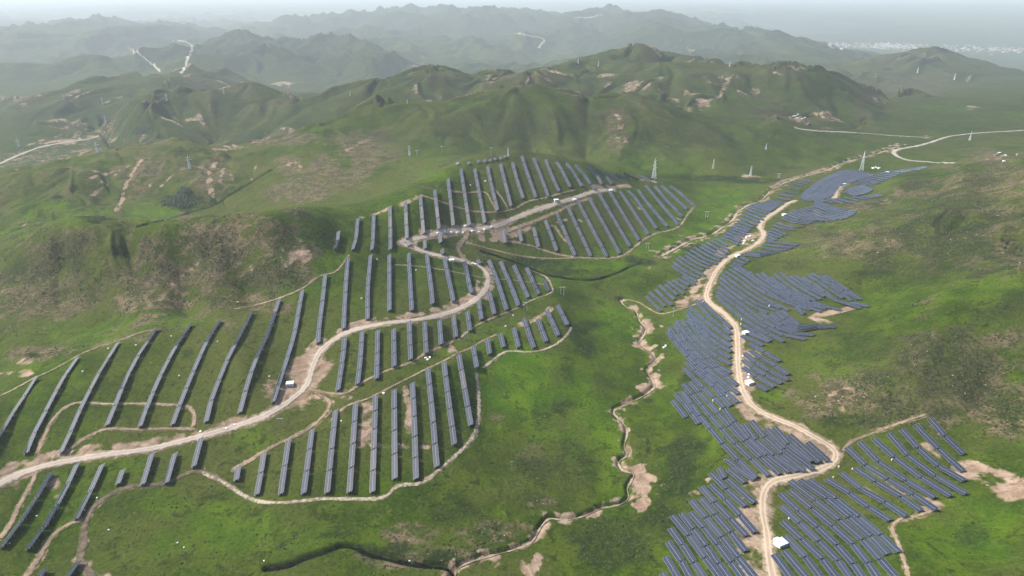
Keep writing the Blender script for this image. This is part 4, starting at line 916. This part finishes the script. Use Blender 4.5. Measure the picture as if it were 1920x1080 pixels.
def thing(name, label, cat, px, py, group=None, sink=0.0):
    x, y = cast(px, py); o = bpy.data.objects.new(name, None); COL.objects.link(o)
    o.location = (x, y, hgt(x, y) - sink); o.empty_display_size = .5; o["label"] = label; o["category"] = cat
    if group: o["group"] = group
    depth = CP * y - SP * (o.location.z - CAM_H)
    return o, depth / F          # metres per photo pixel

def pylon(px, py, hp, label, arms=2):
    o, k = thing("pylon", label, "pylon", px, py, "lattice power pylons across the hills", .3)
    H = hp * k; W = H * .17; r = max(.07, k * .23); top = W * .16
    b = MB(); lv = 6
    ht = [H * .86 * (q / lv) ** .9 for q in range(lv + 1)]
    wd = lambda z: W / 2 * (1 - z / (H * .86)) + top / 2 * (z / (H * .86))
    cor = lambda z: [(sx * wd(z), sy * wd(z), z) for sx, sy in ((-1, -1), (1, -1), (1, 1), (-1, 1))]
    for z0, z1 in zip(ht[:-1], ht[1:]):
        c0, c1 = cor(z0), cor(z1)
        for q in range(4):
            b.bar(c0[q], c1[q], r); b.bar(c0[q], c1[(q + 1) % 4], r * .5); b.bar(c0[(q + 1) % 4], c1[q], r * .5); b.bar(c1[q], c1[(q + 1) % 4], r * .5)
    for q in range(4): b.bar(cor(H * .86)[q], (0, 0, H), r * .7)
    b.build("lattice_body", PYL, o)
    for q in range(arms):
        z = H * (.84 - .17 * q); L = H * (.17 + .05 * q); a = MB()
        for s in (-1, 1):
            for e in (-1, 1): a.bar((0, e * wd(z), z - H * .02), (s * L, 0, z), r * .7)
            a.bar((0, 0, z + H * .045), (s * L, 0, z), r * .6)
        a.build("cross_arm", PYL, o)
    for s in (-1, 1):
        i_ = MB(); i_.bar((s * H * .20, 0, H * .67), (s * H * .20, 0, H * .61), r * .6); i_.build("insulator", INS, o)
    o.rotation_euler.z = math.radians(35 + (px * 7) % 40)
for px, py, hp, lb in [
 (1226,335,40,"tall lattice pylon at the end of the panel hill ridge"),(1615,319,37,"tall lattice pylon behind the far panel sheet"),(1407,330,21,"lattice pylon on a bare pink earth mound"),(1337,316,19,"lattice pylon on the green slope left of the pink mound"),
 (356,317,27,"lattice pylon on the eroded spur among pale gullies"),(768,292,21,"lattice pylon on the ridge left of the panel hill crest"),(953,293,18,"lattice pylon just behind the panel hill crest"),(183,286,22,"lattice pylon below the river plain road"),
 (36,276,17,"lattice pylon at the far left edge beside the plain road"),(199,232,17,"lattice pylon at the foot of the dark left ridge"),(193,196,14,"lattice pylon on the dark left ridge crest slope"),(313,189,15,"small pylon between the dark ridge and brown peak"),
 (420,176,10,"tiny pylon left of the brown peak"),(120,187,9,"tiny pylon on the crest of the dark left ridge"),(1818,263,17,"lattice pylon beside the far right valley road"),(764,194,8,"tiny pylon on the crest of the main green ridge"),
 (657,180,10,"small pylon behind the left end of the green ridge"),(1084,119,10,"left one of two pylons on the far central crest"),(1122,124,11,"right one of two pylons on the far central crest"),(1368,125,10,"small pylon on the crest right of the green ridge"),
 (1720,137,11,"pale pylon on the face of the dark right hill"),(1789,150,13,"pale pylon on the right flank of the dark right hill"),(1436,280,12,"pale thin pylon on the dark slope left of the valley road")]:
    pylon(px, py, hp, lb, 3 if hp > 30 else 2)

def pole(px, py, hp, label, twin=0.0):
    o, k = thing("power_pole", label, "power pole", px, py, "power line poles", .3)
    H = hp * k; r = max(.09, k * .42)
    for s in ((-.5, .5) if twin else (0,)):
        b = MB(); b.box(s * twin * k, 0, 0, H, r * 2, r * 2, 0, .7); b.build("pole_shaft", POLE, o)
    a = MB(); a.bar((-(twin * .5 + 3) * k, 0, H * .93), ((twin * .5 + 3) * k, 0, H * .93), r * .6); a.build("cross_arm", PYL, o)
    for s in (-1, 1):
        i_ = MB(); i_.box(s * (twin * .5 + 2.4) * k, 0, H * .93, H * .93 + r * 3.4, r * 1.1, r * 1.1); i_.build("insulator", INS, o)
for px, py, hp, lb, tw in [
 (960,884,26,"lone pole with a crossarm in the bright meadow",0),(527,800,21,"twin pole below the gravel road bend",8),(1054,553,18,"twin pole at the right end of the short rows",6),(985,583,20,"twin pole beside the tan track on the lower hill",6),
 (874,637,18,"twin pole between the middle and lower panel rows",6),(1325,408,13,"twin pole in the green valley beside the stream bed",4),(1214,466,12,"twin pole below the round track of the panel hill",4),(1262,594,20,"thin pole at the corner of the stream path",0),
 (921,293,18,"thin pole on the panel hill crest",0),(829,287,14,"thin pole left of the panel hill crest",0),(782,293,12,"short pole beside the ridge pylon",0),(1460,334,10,"twin pole below the green ridge near the far arrays",3),(958,398,16,"thin pole among the hilltop panel rows",0)]:
    pole(px, py, hp, lb, tw)

def cabin(px, py, wp, label, rot):
    o, k = thing("inverter_cabin", label, "cabin", px, py, "white inverter cabins", .1)
    w_ = wp * k; d = w_ * .8; h = w_ * .42; o.rotation_euler.z = rot
    b = MB(); b.box(0, 0, -.4, .25, w_ * 1.15, d * 1.2); b.build("plinth", CONC, o)
    b = MB(); b.box(0, 0, .25, h, w_, d); b.build("cabin_body", WHITE, o)
    b = MB(); b.box(0, 0, h, h + .16, w_ * 1.1, d * 1.12, 0, .97); b.build("cabin_roof", GREYR, o)
    b = MB(); b.box(-w_ * .22, -d / 2 - .03, .3, h * .85, w_ * .22, .06); b.build("door", DOORM, o)
    b = MB(); b.box(w_ * .2, -d / 2 - .03, h * .5, h * .8, w_ * .3, .05); b.build("vent_grille", DOORM, o)
    b = MB(); b.box(w_ * .12, d * .78, -.3, h * .6, w_ * .55, d * .34); b.build("transformer", WHITE, o)
for px, py, wp, lb, rt in [
 (544,722,13,"white inverter cabin on the dug earth beside the gravel road",.15),(1405,720,13,"white inverter cabin at the tip of the small panel group",.5),(1398,626,11,"white inverter cabin beside the straight dirt road",.4),(1463,1022,20,"large white inverter cabin at the bottom dirt road",.45),
 (847,490,9,"white inverter cabin at the top of the gravel bend",.2),(1043,377,8,"white inverter cabin left on the hilltop track",.3),(1077,376,7,"white inverter cabin right on the hilltop track",.3),(1145,359,7,"white inverter cabin near the end of the hilltop road",.2),
 (1383,481,8,"white inverter cabin where the road passes the pale wedge",.4),(1470,404,7,"white inverter cabin beside the upper dirt road",.4),(1583,347,6,"tiny white inverter cabin on the short sandy road",.4),(1664,324,5,"tiny white inverter cabin among the far pale panels",.4)]:
    cabin(px, py, wp, lb, rt)

def small_box(name, px, py, wp, hp, label, cat, group, mat, rot=0):
    x, y = cast(px, py); z = hgt(x, y); k = (CP * y - SP * (z - CAM_H)) / F; b = MB()
    b.box(0, 0, -.15, hp * k, wp * k, wp * k * .7, rot, .88); b.box(0, 0, hp * k, hp * k * 1.12, wp * k * .6, wp * k * .4, rot, .8)
    o = b.build(name, mat, None, label=label, category=cat, group=group); o.location = (x, y, z)
for n_, (px, py) in enumerate([(1325,542),(1442,575),(1390,600),(1389,609),(1393,669),(1393,686),(1363,744),(1337,752),(1350,768),(1391,820),(1420,834),(1264,761),(1359,864),(1573,876),(1598,880),(1391,1035),(1479,973),(1467,1038),(1562,896),(1672,863),(1318,567),(1322,612)]):
    small_box("junction_box", px, py, 2.4, 3, "small white junction box standing at the end of a dark panel row", "junction box", "white junction boxes in the right arrays", BAG, n_ * .5)
for n_, (px, py) in enumerate([(155,697),(255,648),(336,705),(321,631),(203,654),(86,912),(69,968),(159,957),(182,934),(204,994),(333,1018),(345,1027),(495,1052),(18,1019),(678,560),(780,507),(707,487),(910,340),(882,348),(948,612),(962,592),(640,790),(748,833),(768,1052),(505,706),(408,641)]):
    small_box("white_sack", px, py, 3.2, 1.6, "white sack lying on the grass between the left panel rows", "sack", "white sacks strewn over the grass", BAG, n_ * .7)
for n_, (px, py, lb) in enumerate([(798,672,"in the clearing above the meadow rows"),(802,675,"in the clearing above the meadow rows"),(806,671,"in the clearing above the meadow rows"),(719,738,"on the thin track above the meadow rows"),(1245,652,"in the grass left of the large array"),(1248,649,"in the grass left of the large array"),(891,496,"beside the gravel bend"),(886,495,"beside the gravel bend"),
 (820,438,"along the hilltop gravel road"),(834,435,"along the hilltop gravel road"),(846,436,"along the hilltop gravel road"),(857,437,"along the hilltop gravel road"),(868,437,"along the hilltop gravel road"),(885,434,"along the hilltop gravel road"),(898,436,"along the hilltop gravel road"),(908,431,"along the hilltop gravel road"),(921,426,"along the hilltop gravel road"),(872,424,"along the hilltop gravel road"),
 (1400,446,"on the bare ground in the upper road curve"),(1406,444,"on the bare ground in the upper road curve"),(1396,452,"on the bare ground in the upper road curve"),(1412,452,"on the bare ground in the upper road curve"),(1394,457,"on the bare ground in the upper road curve"),
 (1637,316,"below the tall far pylon"),(1642,315,"below the tall far pylon"),(1648,316,"below the tall far pylon"),(1404,703,"beside the cabin of the small panel group"),(1403,708,"beside the cabin of the small panel group"),(440,797,"on the verge of the gravel road"),(425,804,"on the verge of the gravel road"),(376,810,"on the verge of the gravel road")]):
    small_box("pallet_stack", px, py, 5, 2, "low white stack of wrapped material " + lb, "stack", "white material stacks " + lb, BAG, n_ * .9)

def house(px, py, wp, label, rot, roof):
    o, k = thing("village_house", label, "house", px, py, "low farmhouses in the far valley", .2)
    w_ = wp * k; d = w_ * .5; h = w_ * .3; o.rotation_euler.z = rot
    b = MB(); b.box(0, 0, -.5, h, w_, d); b.build("wall", CONC, o)
    b = MB(); b.gable(w_, d, h, h + d * .25, .4, 0); b.build("roof", roof, o)
for n_, (px, py) in enumerate([(1482,221),(1489,219),(1494,223),(1500,221),(1503,224),(1508,222),(1515,232),(1495,216)]):
    house(px, py, 6, "low white roofed farmhouse in the hamlet under the brown spur", .2 + n_ * .1, GREYR if n_ % 3 else REDR)
for n_, (px, py) in enumerate([(1867,291),(1872,288),(1878,294),(1884,293),(1851,302),(1882,304),(1908,291)]):
    house(px, py, 7, "low farmhouse in the hamlet above the right green spur", .3 + n_ * .15, GREYR if n_ % 2 else REDR)
# the far town reads as one pale streak
b = MB(); tr = random.Random(3)
for _ in range(260):
    px = tr.choice([tr.uniform(1555, 1740), tr.uniform(1760, 1930), tr.uniform(1640, 1700)]); py = 84 + (px - 1600) * .035 + tr.gauss(0, 3.0)
    x, y = cast(px, py); z = hgt(x, y)
    if y > 3000: b.box(x, y, z - 4, z + tr.uniform(2, 7), tr.uniform(8, 24), tr.uniform(8, 18), tr.uniform(0, 3))
b.build("distant_town", CONC, None, kind='stuff', label="pale distant town strung along the hazy plain")

# ------------------------------------------------------------------ tussocks, shrubs, stones as ground cover
def cover_mat(name, ca, cb):
    m, nt, b = new_mat(name); pos = N(nt, 'ShaderNodeNewGeometry').outputs['Position']
    nt.links.new(mix_c(nt, ramp(nt, noise(nt, pos, .35, 3), .35, .65), ca, cb), b.inputs['Base Color'])
    b.inputs['Roughness'].default_value = .9; b.inputs['Specular IOR Level'].default_value = .15
    return m
def scatter(name, label, mat, weight, count, size, flat, seed, ymax=620, verts=6):
    r = np.random.default_rng(seed)
    i1 = np.searchsorted(Yr, ymax)
    area = (YY * (S1 - S0) / NS) * np.gradient(Yr)[:, None]
    p = (weight * area)[:i1].reshape(-1); inside = ((PX > -60) & (PX < 1980) & (PY < 1120))[:i1].reshape(-1)
    p = p * inside; p = p / p.sum()
    idx = r.choice(len(p), count, p=p)
    jx = r.uniform(-.5, .5, count) * (YY.reshape(-1)[idx] * (S1 - S0) / NS); jy = r.uniform(-.5, .5, count) * YY.reshape(-1)[idx] * .004
    x = XX.reshape(-1)[idx] + jx; y = YY.reshape(-1)[idx] + jy; z = Z.reshape(-1)[idx]
    sz = size * r.lognormal(0, .33, count)
    ang = np.linspace(0, 2 * np.pi, verts, endpoint=False)
    ring = np.stack([np.cos(ang), np.sin(ang)], -1)
    rad = r.uniform(.7, 1.25, (count, verts)); rad2 = r.uniform(.35, .75, (count, verts))
    V = np.empty((count, verts * 2 + 1, 3))
    for q, (rr, h) in enumerate(((rad, -.12), (rad2, .55))):
        V[:, q * verts:(q + 1) * verts, 0] = x[:, None] + ring[None, :, 0] * rr * sz[:, None]
        V[:, q * verts:(q + 1) * verts, 1] = y[:, None] + ring[None, :, 1] * rr * sz[:, None]
        V[:, q * verts:(q + 1) * verts, 2] = z[:, None] + sz[:, None] * flat * h * r.uniform(.7, 1.3, (count, verts))
    V[:, -1, 0] = x; V[:, -1, 1] = y; V[:, -1, 2] = z + sz * flat * r.uniform(.7, 1.1, count)
    nvv = verts * 2 + 1; base = np.arange(count)[:, None] * nvv; F3 = []
    for k in range(verts):
        k2 = (k + 1) % verts
        F3 += [np.concatenate([base + k, base + k2, base + verts + k2], 1), np.concatenate([base + k, base + verts + k2, base + verts + k], 1), np.concatenate([base + verts + k, base + verts + k2, base + 2 * verts], 1)]
    F3 = np.stack(F3, 1).reshape(-1, 3).astype(np.int32)
    me = bpy.data.meshes.new(name); me.vertices.add(count * nvv); me.vertices.foreach_set('co', V.reshape(-1).astype(np.float32))
    me.loops.add(F3.size); me.loops.foreach_set('vertex_index', F3.reshape(-1)); me.polygons.add(len(F3)); me.polygons.foreach_set('loop_start', np.arange(0, F3.size, 3, dtype=np.int32))
    me.materials.append(mat); me.update(calc_edges=True)
    link(name, me, kind='stuff', label=label)
free = np.clip(1 - dirt * 2, 0, 1)
patchy = sstep(-.1, .5, fbm(XX / 22, YY / 22, 91, 3))
scatter("shrubs", "low dark green shrubs spread over the meadow and slopes", cover_mat("shrub_leaves", (.013, .023, .008), (.032, .048, .014)), free * (np.clip(dark, 0, 1) * 1.6 + brown * .5 + .05) * (.15 + patchy), 50000, .30, .65, 5)
scatter("tussocks", "pale olive grass tussocks on the slopes", cover_mat("tussock_grass", (.034, .052, .009), (.085, .095, .028)), free * (.25 + brown + lush * .5) * (.2 + patchy), 36000, .27, .6, 6)
scatter("stones", "pale stones scattered over the brown slopes", ROCK, (brown ** 2 + dirt * .25 + .004), 1300, .32, .6, 8, 640, 5)
grove = np.zeros_like(Z)
for gx, gy, rx, ry in ((335,378,32,12),(345,362,13,10),(175,412,24,6),(265,245,16,8),(382,250,7,4)):
    grove = np.maximum(grove, sstep(1.1, .7, np.hypot((PX - gx) / rx, (PY - gy) / ry)) * (YY > 450) * (YY < 1300))
scatter("thicket", "dark green thickets in the valley behind the brown slope", cover_mat("thicket_leaves", (.012, .024, .012), (.030, .046, .022)), grove, 1800, 1.1, .7, 9, 1300)
# ------------------------------------------------------------------ light and air
SUN_EL, SUN_AZ = math.radians(46), math.radians(-74)   # azimuth from +Y towards +X
sd = Vector((math.sin(SUN_AZ) * math.cos(SUN_EL), math.cos(SUN_AZ) * math.cos(SUN_EL), math.sin(SUN_EL)))
sun_d = bpy.data.lights.new("sun", 'SUN'); sun_d.energy = 4.2; sun_d.angle = math.radians(4); sun_d.color = (1, .96, .9)
sun = bpy.data.objects.new("sun", sun_d); COL.objects.link(sun)
sun.rotation_euler = sd.to_track_quat('Z', 'Y').to_euler(); sun.location = sd * 3000
w = bpy.data.worlds.new("World"); scene.world = w; w.use_nodes = True
nt = w.node_tree; bg = nt.nodes['Background']
sky = nt.nodes.new('ShaderNodeTexSky'); sky.sky_type = 'NISHITA'; sky.sun_disc = False
sky.sun_elevation = SUN_EL; sky.sun_rotation = SUN_AZ % (2 * math.pi)
sky.air_density = 1.0; sky.dust_density = 4.0; sky.ozone_density = 1.0
nt.links.new(sky.outputs[0], bg.inputs[0]); bg.inputs[1].default_value = .135
hm = bpy.data.materials.new("haze"); hm.use_nodes = True; nt = hm.node_tree; nt.nodes.clear()
out = nt.nodes.new('ShaderNodeOutputMaterial'); pv = nt.nodes.new('ShaderNodeVolumePrincipled')
pv.inputs['Color'].default_value = (.80, .91, 1.0, 1); pv.inputs['Density'].default_value = .000122; pv.inputs['Anisotropy'].default_value = .12
nt.links.new(pv.outputs[0], out.inputs['Volume'])
zt = max(float(Z.max()), CAM_H) + 12; zb = float(Z.min()) - 1.0
X1 = 30000.0; Y0_, Y1_ = -60.0, 24500.0
Vx = [(sx * X1, y, z) for z in (zb, zt) for y in (Y0_, Y1_) for sx in (-1, 1)]
Fx = [(0, 2, 3, 1), (4, 5, 7, 6), (0, 1, 5, 4), (2, 6, 7, 3), (0, 4, 6, 2), (1, 3, 7, 5)]
haze = link("haze", mesh_np("haze", Vx, Fx, hm), kind='stuff', label="pale blue haze thickening over the distant mountains")

scene.render.engine = 'CYCLES'
scene.cycles.use_denoising = True
scene.cycles.max_bounces = 6; scene.cycles.volume_bounces = 1; scene.cycles.diffuse_bounces = 2; scene.cycles.glossy_bounces = 2
scene.view_settings.view_transform = 'Standard'; scene.view_settings.look = 'None'
scene.view_settings.exposure = 0.6; scene.view_settings.gamma = 1.0
